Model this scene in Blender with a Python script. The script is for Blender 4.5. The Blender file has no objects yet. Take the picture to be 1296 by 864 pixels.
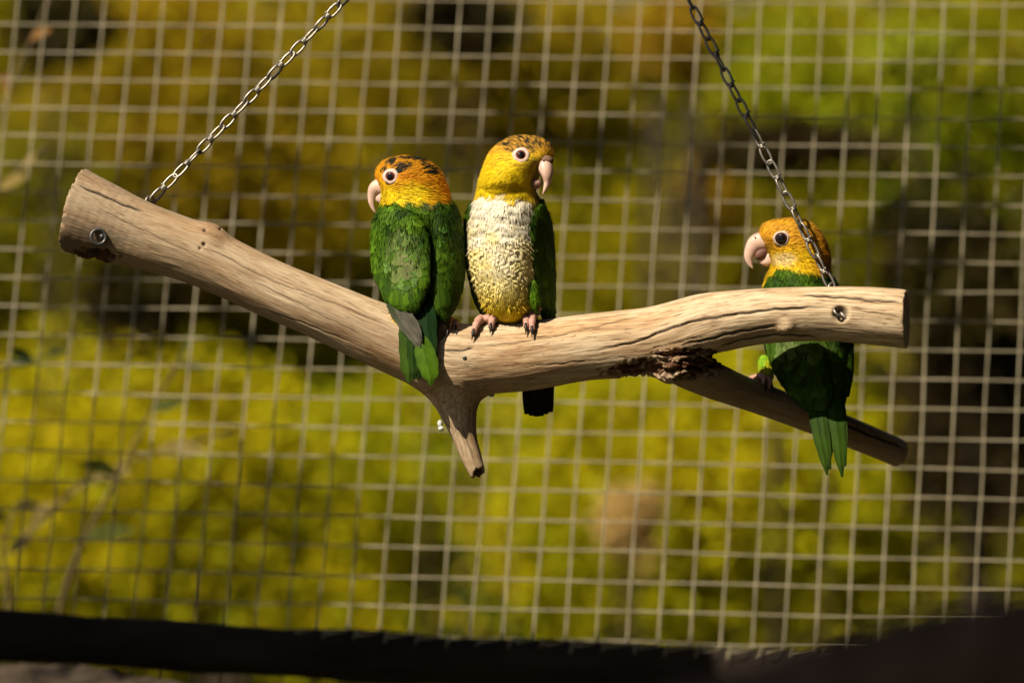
import bpy, math, random
import numpy as np
from mathutils import Vector
from mathutils.bvhtree import BVHTree

rng = np.random.default_rng(7)
random.seed(7)
SC = bpy.context.scene
COL = SC.collection

# ------------------------------------------------------------------ camera, sky, sun, exposure
D = 3.16                      # camera to perch, metres
PX = 0.65e-3                  # size of one photo pixel at the perch
cam = bpy.data.cameras.new('camera')
cam.lens = 36 * D / (1296 * PX)
cam.sensor_width = 36
cam.clip_end = 200
cam.dof.use_dof = True
cam.dof.focus_distance = D - 0.015
cam.dof.aperture_fstop = cam.lens / 33.0
cam_o = bpy.data.objects.new('camera', cam)
COL.objects.link(cam_o)
cam_o.location = (0, -D, 0)
cam_o.rotation_euler = (math.pi / 2, 0, 0)
SC.camera = cam_o

SUN_AZ, SUN_EL = math.radians(42), math.radians(47)
L = np.array([math.sin(SUN_AZ) * math.cos(SUN_EL), math.cos(SUN_AZ) * math.cos(SUN_EL), -math.sin(SUN_EL)])
W = bpy.data.worlds.new('World')
SC.world = W
W.use_nodes = True
wn = W.node_tree.nodes
sky = wn.new('ShaderNodeTexSky')
sky.sky_type = 'NISHITA'
sky.sun_disc = False
sky.sun_elevation = SUN_EL
sky.sun_rotation = math.radians(180) + SUN_AZ
W.node_tree.links.new(sky.outputs[0], wn['Background'].inputs[0])
wn['Background'].inputs[1].default_value = 0.05
sl = bpy.data.lights.new('sun', 'SUN')
sl.energy = 5.0
sl.angle = math.radians(0.5)
sl.color = (1.0, 0.91, 0.74)
so = bpy.data.objects.new('sun', sl)
COL.objects.link(so)
so.rotation_euler = Vector(L).to_track_quat('-Z', 'Y').to_euler()
SC.view_settings.view_transform = 'Standard'
SC.view_settings.look = 'None'
SC.view_settings.exposure = 0.56
SC.view_settings.gamma = 1.0
SC.cycles.max_bounces = 6
SC.cycles.diffuse_bounces = 1


# ------------------------------------------------------------------ helpers
def S(y=0.0):
    return PX * (D + y) / D


def P(px, py, y=0.0):
    s = S(y)
    return np.array([(px - 648) * s, y, (432 - py) * s])


def toPX(p):
    p = np.asarray(p)
    s = PX * (D + p[..., 1]) / D
    return 648 + p[..., 0] / s, 432 - p[..., 2] / s


ORIG = {}


def link(o, parent=None):
    COL.objects.link(o)
    if parent is not None:
        o.parent = parent
    return o


def empty(name, loc, label=None, cat=None, group=None):
    o = bpy.data.objects.new(name, None)
    o.empty_display_size = 0.02
    o.location = tuple(float(v) for v in loc)
    link(o)
    ORIG[o] = np.array(loc, float)
    tag(o, label, cat, group)
    return o


def tag(o, label=None, cat=None, group=None, kind=None):
    if label: o['label'] = label
    if cat: o['category'] = cat
    if group: o['group'] = group
    if kind: o['kind'] = kind
    return o


def obj(name, verts, faces, mat, parent=None, attrs=None, smooth=True, origin=None, uv=None):
    v = np.asarray(verts, float)
    base = ORIG.get(parent, np.zeros(3)) if parent is not None else np.zeros(3)
    org = base if origin is None else np.asarray(origin, float)
    me = bpy.data.meshes.new(name)
    f = np.asarray(faces, dtype=np.int32) if not isinstance(faces, list) else None
    if f is not None:
        n, k = f.shape
        me.vertices.add(len(v)); me.vertices.foreach_set('co', (v - org).astype(np.float32).ravel())
        me.loops.add(n * k); me.loops.foreach_set('vertex_index', f.ravel())
        me.polygons.add(n)
        me.polygons.foreach_set('loop_start', np.arange(0, n * k, k, dtype=np.int32))
        me.update(calc_edges=True)
    else:
        me.from_pydata([tuple(x) for x in (v - org)], [], faces)
        me.update()
    me.polygons.foreach_set('use_smooth', np.full(len(me.polygons), bool(smooth)))
    for an, arr in (attrs or {}).items():
        arr = np.asarray(arr, np.float32)
        if arr.ndim == 1:
            a = me.attributes.new(an, 'FLOAT', 'POINT'); a.data.foreach_set('value', arr)
        elif arr.shape[1] == 2:
            a = me.attributes.new(an, 'FLOAT2', 'POINT'); a.data.foreach_set('vector', arr.ravel())
        else:
            a = me.attributes.new(an, 'FLOAT_VECTOR', 'POINT'); a.data.foreach_set('vector', arr.ravel())
    if mat: me.materials.append(mat)
    o = bpy.data.objects.new(name, me)
    link(o, parent)
    if parent is None or origin is not None:
        o.location = tuple(org - base) if parent is not None else tuple(org)
    ORIG[o] = org.copy()
    return o


class MB:
    def __init__(self): self.v = []; self.f = []; self.n = 0; self.a = {}
    def add(self, v, f, **a):
        self.v.append(np.asarray(v, float)); self.f += [tuple(int(i) + self.n for i in q) for q in f]
        for k, x in a.items(): self.a.setdefault(k, []).append(np.asarray(x, float))
        self.n += len(v)
    def build(self, name, mat, parent=None, **kw):
        return obj(name, np.concatenate(self.v), list(self.f), mat, parent, attrs={k: np.concatenate(x) for k, x in self.a.items()}, **kw)


def norm(v):
    v = np.asarray(v, float)
    return v / (np.linalg.norm(v, axis=-1, keepdims=True) + 1e-12)


def pchip(x, y, xi):
    x = np.asarray(x, float); y = np.asarray(y, float)
    h = np.diff(x); d = np.diff(y) / h
    m = np.zeros_like(y); m[0], m[-1] = d[0], d[-1]
    for i in range(1, len(x) - 1):
        if d[i - 1] * d[i] > 0:
            w1, w2 = 2 * h[i] + h[i - 1], h[i] + 2 * h[i - 1]
            m[i] = (w1 + w2) / (w1 / d[i - 1] + w2 / d[i])
    k = np.clip(np.searchsorted(x, xi) - 1, 0, len(h) - 1)
    t = (xi - x[k]) / h[k]
    return ((1 + 2 * t) * (1 - t) ** 2 * y[k] + t * (1 - t) ** 2 * h[k] * m[k] + t * t * (3 - 2 * t) * y[k + 1] + t * t * (t - 1) * h[k] * m[k + 1])


def spline(pts, n):
    """dense curve through rows of any width, parametrised by chord length of the first 3 columns"""
    pts = np.asarray(pts, float)
    t = np.r_[0, np.cumsum(np.linalg.norm(np.diff(pts[:, :3], axis=0), axis=1))]
    ti = np.linspace(0, t[-1], n)
    # Catmull-Rom style tangents
    m = np.gradient(pts, t, axis=0)
    k = np.clip(np.searchsorted(t, ti) - 1, 0, len(t) - 2)
    h = (t[k + 1] - t[k])[:, None]; u = ((ti - t[k])[:, None]) / h
    return (1 + 2 * u) * (1 - u) ** 2 * pts[k] + u * (1 - u) ** 2 * h * m[k] + u * u * (3 - 2 * u) * pts[k + 1] + u * u * (u - 1) * h * m[k + 1]


def tube(path, ra, rb=None, ref=(0, 1, 0), n=10, caps=True):
    """ra across the path and ref, rb along ref"""
    path = np.asarray(path, float); m = len(path)
    ra = np.broadcast_to(np.asarray(ra, float), m); rb = ra if rb is None else np.broadcast_to(np.asarray(rb, float), m)
    T = norm(np.gradient(path, axis=0))
    ref = np.asarray(ref, float)
    A = norm(np.cross(T, ref)); B = norm(np.cross(A, T))
    th = np.linspace(0, 2 * np.pi, n, endpoint=False)
    v = path[:, None] + (np.cos(th)[None, :, None] * A[:, None] * ra[:, None, None] + np.sin(th)[None, :, None] * B[:, None] * rb[:, None, None])
    f = [(i * n + j, i * n + (j + 1) % n, (i + 1) * n + (j + 1) % n, (i + 1) * n + j) for i in range(m - 1) for j in range(n)]
    v = v.reshape(-1, 3)
    if caps:
        v = np.concatenate([v, path[:1], path[-1:]])
        f += [(m * n, (j + 1) % n, j) for j in range(n)] + [(m * n + 1, (m - 1) * n + j, (m - 1) * n + (j + 1) % n) for j in range(n)]
    return v, f


def torus(c, axis, R, r, n=28, k=10, squash=1.0):
    axis = norm(axis); a = norm(np.cross(axis, [0.13, 0.3, 0.94])); b = np.cross(axis, a)
    v = []; f = []
    for i in range(n):
        t = 2 * np.pi * i / n; d = a * np.cos(t) + b * np.sin(t)
        for j in range(k):
            q = 2 * np.pi * j / k
            v.append(c + d * (R + r * np.cos(q)) + axis * r * squash * np.sin(q))
            f.append((i * k + j, ((i + 1) % n) * k + j, ((i + 1) % n) * k + (j + 1) % k, i * k + (j + 1) % k))
    return np.array(v), f


def ellipsoid(c, axes, radii, n=20, m=12):
    v = []; f = []
    axes = [norm(a) for a in axes]
    for i in range(m + 1):
        p = np.pi * i / m
        for j in range(n):
            t = 2 * np.pi * j / n
            v.append(c + axes[0] * radii[0] * np.sin(p) * np.cos(t) + axes[1] * radii[1] * np.sin(p) * np.sin(t) + axes[2] * radii[2] * np.cos(p))
    for i in range(m):
        for j in range(n):
            f.append((i * n + j, (i + 1) * n + j, (i + 1) * n + (j + 1) % n, i * n + (j + 1) % n))
    return np.array(v), f


def _h(ix, iy, iz, s):
    n = (ix * 374761393 + iy * 668265263 + iz * 2147483647 + s * 974634777) & 0xffffffff
    n = ((n ^ (n >> 13)) * 1274126177) & 0xffffffff
    return ((n ^ (n >> 16)) & 0xffff) / 65535.0


def vnoise(p, s=0):
    p = np.asarray(p, float); i = np.floor(p).astype(np.int64); f = p - i; f = f * f * (3 - 2 * f)
    r = 0
    for dx in (0, 1):
        for dy in (0, 1):
            for dz in (0, 1):
                w = (f[:, 0] if dx else 1 - f[:, 0]) * (f[:, 1] if dy else 1 - f[:, 1]) * (f[:, 2] if dz else 1 - f[:, 2])
                r = r + w * _h(i[:, 0] + dx, i[:, 1] + dy, i[:, 2] + dz, s)
    return r * 2 - 1


def fbm(p, o=3, s=0):
    p = np.asarray(p, float)
    return sum(vnoise(p * 2 ** k, s + k) * 0.5 ** k for k in range(o))


def surface_nets(F, org, h):
    neg = F < 0
    nx, ny, nz = F.shape
    cnt = np.zeros((nx - 1, ny - 1, nz - 1), np.int8)
    for a in (0, 1):
        for b in (0, 1):
            for c in (0, 1):
                cnt += neg[a:nx - 1 + a, b:ny - 1 + b, c:nz - 1 + c]
    ci = np.argwhere((cnt > 0) & (cnt < 8))
    idx = -np.ones(cnt.shape, np.int64); idx[tuple(ci.T)] = np.arange(len(ci))
    acc = np.zeros((len(ci), 3)); num = np.zeros(len(ci))
    cor = [(a, b, c) for a in (0, 1) for b in (0, 1) for c in (0, 1)]
    for p in cor:
        for q in cor:
            if p < q and sum(abs(x - y) for x, y in zip(p, q)) == 1:
                fp = F[tuple((ci + p).T)]; fq = F[tuple((ci + q).T)]
                m = (fp < 0) != (fq < 0)
                t = np.where(m, fp / np.where(m, fp - fq, 1), 0)
                acc += np.where(m[:, None], np.array(p) + t[:, None] * (np.array(q) - np.array(p)), 0); num += m
    V = org + (ci + acc / num[:, None]) * h
    quads = []
    for ax in range(3):
        sl0 = [slice(1, -1)] * 3; sl1 = [slice(1, -1)] * 3
        sl0[ax] = slice(0, -1); sl1[ax] = slice(1, None)
        a = neg[tuple(sl0)]; b = neg[tuple(sl1)]
        e = np.argwhere(a != b); flip = a[tuple(e.T)]
        off = np.ones(3, int); off[ax] = 0
        e = e + off
        u, w = [(1, 2), (2, 0), (0, 1)][ax]
        du = np.zeros(3, int); du[u] = 1; dw = np.zeros(3, int); dw[w] = 1
        q = np.stack([idx[tuple((e - du - dw).T)], idx[tuple((e - dw).T)], idx[tuple(e.T)], idx[tuple((e - du).T)]], 1)
        q[~flip] = q[~flip][:, ::-1]
        quads.append(q)
    return V, np.concatenate(quads)


# ------------------------------------------------------------------ materials
class NT:
    def __init__(self, name):
        self.m = bpy.data.materials.new(name); self.m.use_nodes = True
        self.t = self.m.node_tree; self.b = self.t.nodes['Principled BSDF']
    def n(self, typ, **kw):
        x = self.t.nodes.new(typ)
        for k, v in kw.items():
            if k.startswith('i_'):
                x.inputs[k[2:].replace('_', ' ')].default_value = v
            else: setattr(x, k, v)
        return x
    def l(self, a, b): self.t.links.new(a, b)
    def attr(self, name): return self.n('ShaderNodeAttribute', attribute_name=name)
    def noise(self, vec, scale=5, detail=3, rough=0.5):
        x = self.n('ShaderNodeTexNoise'); x.inputs['Scale'].default_value = scale; x.inputs['Detail'].default_value = detail; x.inputs['Roughness'].default_value = rough
        if vec is not None: self.l(vec, x.inputs['Vector'])
        return x
    def mapv(self, vec, scale):
        x = self.n('ShaderNodeMapping'); x.inputs['Scale'].default_value = scale; self.l(vec, x.inputs['Vector']); return x.outputs[0]
    def ramp(self, fac, stops):
        x = self.n('ShaderNodeValToRGB'); cr = x.color_ramp
        while len(cr.elements) < len(stops): cr.elements.new(0.5)
        for e, (p, c) in zip(cr.elements, stops): e.position = p; e.color = (*c, 1) if len(c) == 3 else c
        self.l(fac, x.inputs[0]); return x.outputs[0]
    def mix(self, fac, a, b, mode='MIX'):
        x = self.n('ShaderNodeMix', data_type='RGBA', blend_type=mode)
        for s, v in ((0, fac), (6, a), (7, b)):
            if hasattr(v, 'is_output'): self.l(v, x.inputs[s])
            else: x.inputs[s].default_value = v if s == 0 else ((*v, 1) if len(v) == 3 else v)
        return x.outputs[2]
    def math(self, op, a, b=None):
        x = self.n('ShaderNodeMath', operation=op)
        for s, v in ((0, a), (1, b)):
            if v is None: continue
            if hasattr(v, 'is_output'): self.l(v, x.inputs[s])
            else: x.inputs[s].default_value = v
        return x.outputs[0]
    def bump(self, h, dist=0.001, strength=1.0):
        x = self.n('ShaderNodeBump'); x.inputs['Distance'].default_value = dist; x.inputs['Strength'].default_value = strength
        self.l(h, x.inputs['Height']); self.l(x.outputs[0], self.b.inputs['Normal'])
    def base(self, c, rough=0.6, spec=0.3, metal=0.0):
        if hasattr(c, 'is_output'): self.l(c, self.b.inputs['Base Color'])
        else: self.b.inputs['Base Color'].default_value = (*c, 1)
        if hasattr(rough, 'is_output'): self.l(rough, self.b.inputs['Roughness'])
        else: self.b.inputs['Roughness'].default_value = rough
        self.b.inputs['Specular IOR Level'].default_value = spec
        self.b.inputs['Metallic'].default_value = metal
        return self.m


def mat_simple(name, c1, c2, scale=60, rough=0.6, spec=0.3, metal=0.0, bump=0.0, sss=0.0, stretch=(1, 1, 1)):
    t = NT(name)
    g = t.n('ShaderNodeTexCoord')
    nz = t.noise(t.mapv(g.outputs['Object'], stretch), scale, 5, 0.6)
    c = t.ramp(nz.outputs[0], [(0.3, c1), (0.7, c2)])
    t.base(c, rough, spec, metal)
    if bump: t.bump(nz.outputs[0], bump)
    if sss:
        t.b.inputs['Subsurface Weight'].default_value = sss
        t.b.inputs['Subsurface Radius'].default_value = (0.004, 0.002, 0.001)
    return t.m


def mat_wood():
    t = NT('bleached_wood')
    g = t.attr('grain').outputs['Vector']
    fine = t.noise(t.mapv(g, (34, 800, 800)), 1, 7, 0.66)
    fleck = t.noise(t.mapv(g, (75, 640, 640)), 1, 3, 0.5)
    mid = t.noise(t.mapv(g, (14, 120, 120)), 1, 5, 0.6)
    pat = t.noise(t.mapv(g, (9, 34, 34)), 1, 4, 0.6)
    c = t.ramp(fine.outputs[0], [(0.30, (0.25, 0.155, 0.085)), (0.46, (0.52, 0.37, 0.215)), (0.66, (0.75, 0.585, 0.395))])
    streak = t.ramp(mid.outputs[0], [(0.33, (0.50, 0.40, 0.30)), (0.50, (1, 1, 1))])
    c = t.mix(0.72, c, streak, 'MULTIPLY')
    warm = t.ramp(pat.outputs[0], [(0.36, (0.80, 0.62, 0.44)), (0.56, (1, 1, 1)), (0.72, (1.06, 1.05, 1.05))])
    c = t.mix(0.8, c, warm, 'MULTIPLY')
    c = t.mix(1.0, c, t.ramp(fleck.outputs[0], [(0.30, (0.42, 0.34, 0.27)), (0.41, (1, 1, 1))]), 'MULTIPLY')
    we = t.attr('weather').outputs['Fac']
    wn_ = t.math('MULTIPLY', we, t.math('ADD', mid.outputs[0], 0.35))
    c = t.mix(wn_, c, (0.23, 0.165, 0.105))
    c = t.mix(t.attr('torn').outputs['Fac'], c, t.ramp(fine.outputs[0], [(0.35, (0.025, 0.010, 0.005)), (0.72, (0.17, 0.065, 0.022))]))
    c = t.mix(t.attr('crack_shade').outputs['Fac'], c, (0.028, 0.017, 0.010))
    # small spots and nicks in the surface
    vo = t.n('ShaderNodeTexVoronoi'); vo.inputs['Scale'].default_value = 1; t.l(t.mapv(g, (70, 110, 110)), vo.inputs['Vector'])
    sp = t.ramp(vo.outputs['Distance'], [(0.05, (1, 1, 1)), (0.11, (0, 0, 0))])
    c = t.mix(t.math('MULTIPLY', sp, 0.5), c, (0.12, 0.07, 0.04))
    t.base(c, 0.62, 0.28)
    hsum = t.math('ADD', fine.outputs[0], t.math('MULTIPLY', mid.outputs[0], 1.3))
    t.bump(hsum, 0.0006, 0.8)
    return t.m


def mat_feather():
    t = NT('feather')
    col = t.attr('Col').outputs['Color']
    uv = t.attr('FUV').outputs['Vector']
    sx = t.n('ShaderNodeSeparateXYZ'); t.l(uv, sx.inputs[0])
    d = t.math('ABSOLUTE', t.math('SUBTRACT', sx.outputs[0], 0.5))
    # barbs run outward and towards the tip
    ph = t.math('SUBTRACT', t.math('MULTIPLY', sx.outputs[1], 1.0), t.math('MULTIPLY', d, 0.9))
    cb = t.n('ShaderNodeCombineXYZ'); t.l(t.math('MULTIPLY', ph, 34), cb.inputs[0]); t.l(t.math('MULTIPLY', d, 2.5), cb.inputs[1]); t.l(sx.outputs[2], cb.inputs[2])
    nz = t.noise(cb.outputs[0], 1, 3, 0.6)
    c = t.mix(0.75, col, t.ramp(nz.outputs[0], [(0.28, (0.45, 0.45, 0.45)), (0.5, (1, 1, 1)), (0.75, (1.35, 1.32, 1.2))]), 'MULTIPLY')
    shaft = t.ramp(d, [(0.0, (0.55, 0.55, 0.5)), (0.035, (1, 1, 1))])
    c = t.mix(0.6, c, shaft, 'MULTIPLY')
    t.base(c, 0.6, 0.10)
    t.bump(nz.outputs[0], 0.00035, 0.7)
    # thin vanes let a little sun through
    tr = t.n('ShaderNodeBsdfTranslucent'); t.l(c, tr.inputs[0])
    mx = t.n('ShaderNodeMixShader'); mx.inputs[0].default_value = 0.12
    t.l(t.b.outputs[0], mx.inputs[1]); t.l(tr.outputs[0], mx.inputs[2])
    t.l(mx.outputs[0], t.t.nodes['Material Output'].inputs[0])
    return t.m


def mat_leaf(name):
    t = NT(name)
    col = t.attr('Col').outputs['Color']
    t.base(col, 0.6, 0.1)
    tr = t.n('ShaderNodeBsdfTranslucent'); t.l(col, tr.inputs[0])
    mx = t.n('ShaderNodeMixShader'); mx.inputs[0].default_value = 0.35
    t.l(t.b.outputs[0], mx.inputs[1]); t.l(tr.outputs[0], mx.inputs[2])
    t.l(mx.outputs[0], t.t.nodes['Material Output'].inputs[0])
    return t.m


M_WOOD = mat_wood()
M_FEA = mat_feather()
M_LEAF = mat_leaf('leaf')
M_STEEL = mat_simple('galvanised_chain', (0.16, 0.14, 0.115), (0.36, 0.32, 0.27), 300, 0.42, 0.5, 0.8, 0.0002)
M_IRON = mat_simple('dark_iron', (0.045, 0.042, 0.04), (0.12, 0.115, 0.11), 220, 0.42, 0.5, 0.6, 0.0003)
M_WIRE = mat_simple('galvanised_wire', (0.20, 0.165, 0.098), (0.44, 0.37, 0.235), 34, 0.5, 0.35, 0.2)
M_BEAK = mat_simple('beak_horn', (0.56, 0.34, 0.25), (0.74, 0.50, 0.39), 90, 0.42, 0.4, 0, 0.0002, 0.12)
M_BEAK_SHADE = mat_simple('shaded_beak_horn', (0.20, 0.10, 0.065), (0.32, 0.18, 0.12), 120, 0.45, 0.35, 0, 0.0002, 0.1)  # darker horn: shade on the lower beak put into its colour
M_BEAKD = mat_simple('beak_inner', (0.10, 0.045, 0.03), (0.2, 0.09, 0.06), 200, 0.6)
M_SKIN = mat_simple('foot_skin', (0.36, 0.17, 0.12), (0.58, 0.33, 0.25), 420, 0.55, 0.35, 0, 0.0005, 0.1)
M_CLAW = mat_simple('claw', (0.012, 0.008, 0.006), (0.035, 0.024, 0.018), 200, 0.4, 0.25)
M_RINGSKIN = mat_simple('eye_skin', (0.56, 0.37, 0.31), (0.76, 0.58, 0.50), 500, 0.6, 0.25, 0, 0.0006)
M_RINGSKIN2 = mat_simple('young_eye_skin', (0.42, 0.30, 0.23), (0.62, 0.48, 0.38), 700, 0.6, 0.3, 0, 0.0003)
M_EYE = mat_simple('iris', (0.10, 0.022, 0.014), (0.17, 0.04, 0.024), 300, 0.06, 0.6)
M_EYE3 = mat_simple('dark_iris', (0.022, 0.008, 0.005), (0.04, 0.014, 0.008), 300, 0.06, 0.6)
M_PUPIL = mat_simple('pupil', (0.004, 0.003, 0.003), (0.006, 0.005, 0.005), 50, 0.05, 0.6)
M_STEM = mat_simple('weed_stem', (0.07, 0.045, 0.02), (0.16, 0.105, 0.045), 40, 0.7)
M_BARK = mat_simple('bark', (0.025, 0.018, 0.011), (0.06, 0.043, 0.026), 30, 0.85, 0.2, 0, 0.006, 0, (1, 1, 1))
M_LOGBARK = mat_simple('grey_bark', (0.013, 0.009, 0.006), (0.07, 0.048, 0.030), 34, 0.85, 0.2, 0, 0.008, 0, (0.6, 1, 1.6))
M_POLE = mat_simple('shaded_pole', (0.012, 0.009, 0.006), (0.03, 0.021, 0.014), 26, 0.9, 0.1, 0, 0.004, 0, (0.3, 1, 1))  # near-black wood: the shade on the pole is put into its colour
M_BROWN = mat_simple('dark_brown_log', (0.05, 0.028, 0.018), (0.12, 0.07, 0.045), 40, 0.9, 0.1, 0, 0.006)
M_SOIL = mat_simple('soil', (0.03, 0.024, 0.012), (0.075, 0.065, 0.03), 3, 0.95, 0.1)


# ------------------------------------------------------------------ ground
gn = 40
gx = np.linspace(-60, 60, gn); gy = np.linspace(-20, 120, gn)
GX, GY = np.meshgrid(gx, gy, indexing='ij')
gv = np.stack([GX.ravel(), GY.ravel(), -1.5 + 0.06 * vnoise(np.stack([GX.ravel() * .3, GY.ravel() * .3, 0 * GX.ravel()], 1))], 1)
gf = [(i * gn + j, (i + 1) * gn + j, (i + 1) * gn + j + 1, i * gn + j + 1) for i in range(gn - 1) for j in range(gn - 1)]
tag(obj('ground', gv, gf, M_SOIL), kind='structure')


# ------------------------------------------------------------------ background foliage
def leaf_cloud(c, rad, n, size, pal, clumps=18, seed=0, fill=0.8):
    r = np.random.default_rng(seed)
    cc = norm(r.normal(size=(clumps, 3))) * (r.random((clumps, 1)) ** 0.4) * 0.8
    k = r.integers(0, clumps, n)
    p = cc[k] + r.normal(size=(n, 3)) * 0.36 * fill
    p = np.where(np.linalg.norm(p, axis=1, keepdims=True) > 1.25, p * .7, p)
    pos = np.asarray(c) + p * np.asarray(rad)
    tone = (0.82 + 0.36 * r.random(clumps))[k] * (0.75 + 0.5 * r.random(n))
    pal = np.asarray(pal)
    which = r.integers(0, len(pal), clumps)[k]
    which = np.where(r.random(n) < 0.3, r.integers(0, len(pal), n), which)
    col = pal[which] * tone[:, None]
    a = norm(r.normal(size=(n, 3)) + [0, 0, -0.4]); nn = norm(r.normal(size=(n, 3)) + [-0.2, -0.4, 0.6]); b = norm(np.cross(a, nn)); nn = np.cross(b, a)
    s = size * (0.6 + 0.8 * r.random((n, 1)))
    q = [pos, pos + a * s * .35 + b * s * .28 + nn * s * .06, pos + a * s - nn * s * .12, pos + a * s * .35 - b * s * .28 + nn * s * .06]
    v = np.stack(q, 1).reshape(-1, 3)
    i = np.arange(n)[:, None] * 4
    f = np.concatenate([i + [0, 1, 2], i + [0, 2, 3]])
    return v, f, np.repeat(col, 4, 0)


def bush(name, label, cat, px, py, y, rx, ry, pal, n=2600, leaf=0.075, clumps=20, seed=0, group=None, base=True):
    """centre and radii in photo pixels at depth y"""
    c = P(px, py, y); s = S(y)
    R = np.array([rx * s, 0.6 * max(rx, ry) * s, ry * s])
    root = empty(name, (c[0], y, -1.5), label, cat, group)
    v, f, col = leaf_cloud(c, R, n, leaf, pal, clumps, seed)
    obj('crown', v, f, M_LEAF, root, attrs={'Col': col}, smooth=False)
    r = np.random.default_rng(seed + 500)
    mb = MB()
    for k in range(5):
        t = c + (r.random(3) - 0.5) * R * [1.1, .5, 0.4] + [0, .35 * R[1], -.25 * R[2]]
        b0 = np.array([c[0] + (r.random() - .5) * .15, y + (r.random() - .5) * .15, -1.5])
        pts = spline(np.array([b0, b0 * .5 + t * .5 + (r.random(3) - .5) * .15, t]), 7)
        mb.add(*tube(pts, np.linspace(0.03, 0.008, 7) * (1 if n > 1300 else .22), ref=(0.3, 1, 0.1), n=6))
    mb.build('trunk', M_BARK, root)
    return root


YG = [(0.50, 0.44, 0.004), (0.40, 0.38, 0.004), (0.55, 0.44, 0.005)]
OL = [(0.34, 0.29, 0.004), (0.27, 0.255, 0.004), (0.40, 0.31, 0.005)]
OC = [(0.38, 0.25, 0.005), (0.32, 0.22, 0.005), (0.42, 0.29, 0.006)]
GR = [(0.24, 0.30, 0.006), (0.32, 0.38, 0.008)]
DK = [(0.022, 0.016, 0.004), (0.045, 0.028, 0.006)]
DG = [(0.15, 0.14, 0.004), (0.19, 0.165, 0.005)]
bush('shrub', 'bright yellow-green shrub behind the lower left of the wire mesh', 'shrub', 110, 640, 6.3, 300, 200, YG, 19870, .040, seed=1)
bush('shrub', 'yellow-green shrub behind the mesh below the forked stub of the perch', 'shrub', 560, 690, 7.4, 290, 190, YG + GR, 19870, .040, seed=2)
bush('shrub', 'yellow shrub behind the mesh below the right end of the perch', 'shrub', 900, 640, 6.6, 260, 190, YG, 18768, .040, seed=3)
bush('shrub', 'olive shrub behind the mesh between the two parrots and the single one', 'shrub', 800, 330, 8.8, 260, 210, OL, 17664, .040, seed=4)
bush('shrub', 'ochre brown shrub behind the mesh above the left arm of the perch', 'shrub', 250, 170, 8.0, 230, 190, OC + OL[:1], 16560, .040, seed=5)
bush('shrub', 'olive shrub behind the left arm of the perch', 'shrub', 330, 430, 8.4, 260, 150, OL + YG[1:2], 16560, .040, seed=6)
bush('shrub', 'brown-tinged shrub behind the top of the mesh between the chains', 'shrub', 640, 60, 8.8, 250, 150, OC[:2] + OL, 15456, .040, seed=7)
bush('shrub', 'green shrub behind the upper right corner of the mesh', 'shrub', 1110, 130, 9.1, 260, 170, OL + GR, 16560, .040, seed=8)
bush('shrub', 'nearly bare dark brown shrub behind the right edge of the mesh', 'shrub', 1260, 500, 6.4, 120, 170, DK, 8280, .040, seed=9)
bush('shrub', 'olive shrub behind the mesh right of the lower fork of the perch', 'shrub', 1120, 700, 7.7, 180, 150, OL + YG[:1], 11038, .040, seed=10)
bush('shrub', 'small green shrub at the far left behind the cut end of the perch', 'shrub', 10, 330, 7.7, 150, 170, OL[:2] + DG, 9934, .040, seed=11)
bush('shrub', 'small shrub with orange leaves at the top behind the right chain', 'shrub', 850, 40, 7.9, 60, 60, [(0.40, 0.25, 0.010)], 1433, .040, seed=12)
bush('shrub', 'small shrub with orange leaves left of the single parrot', 'shrub', 895, 250, 8.0, 45, 55, [(0.38, 0.23, 0.010)], 1212, .040, seed=13)
bush('shrub', 'small shrub with pale pinkish leaves low behind the mesh', 'shrub', 800, 665, 6.0, 34, 42, [(0.55, 0.36, 0.12)], 883, .040, seed=14)
bush('shrub', 'small shrub with bright lime leaves near the top right of the mesh', 'shrub', 1150, 62, 8.0, 60, 30, [(0.42, 0.45, 0.02)], 1104, .040, seed=15)
for k, (x, y, rx, ry, lab) in enumerate([(1210, 330, 90, 110, 'dark leafless thicket behind the mesh right of the single parrot'), (170, 380, 60, 60, 'small dark thicket behind the mesh under the cut end of the perch'), (80, 30, 60, 50, 'small dark thicket at the top left corner behind the mesh'),
                                         (590, 20, 70, 45, 'dark thicket at the top edge behind the mesh between the chains'), (1000, 190, 110, 36, 'dark low thicket behind the mesh above the single parrot')]):
    bush('shrub', lab, 'shrub', x, y, 6.2, rx, ry, DK + [(0.06, 0.05, 0.006)], 900, .05, 12, seed=40 + k)
hz = empty('hedge', (0, 13, -1.5), 'tall olive hedge standing behind all the shrubs', 'hedge')
hv, hf, hc = leaf_cloud((0, 13.4, 0.6), (7.0, 1.0, 3.2), 80000, 0.13, OL + OL + DG, 150, 40, 1.25)
obj('crown', hv, hf, M_LEAF, hz, attrs={'Col': hc}, smooth=False)
mb = MB()
for k in range(11):
    x = -4.5 + 0.9 * k
    mb.add(*tube(spline(np.array([[x, 14, -1.5], [x + .1, 14.1, -.2], [x - .1, 14.2, 1.6]]), 6), np.linspace(.06, .02, 6), n=7))
mb.build('trunk', M_BARK, hz)


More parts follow.
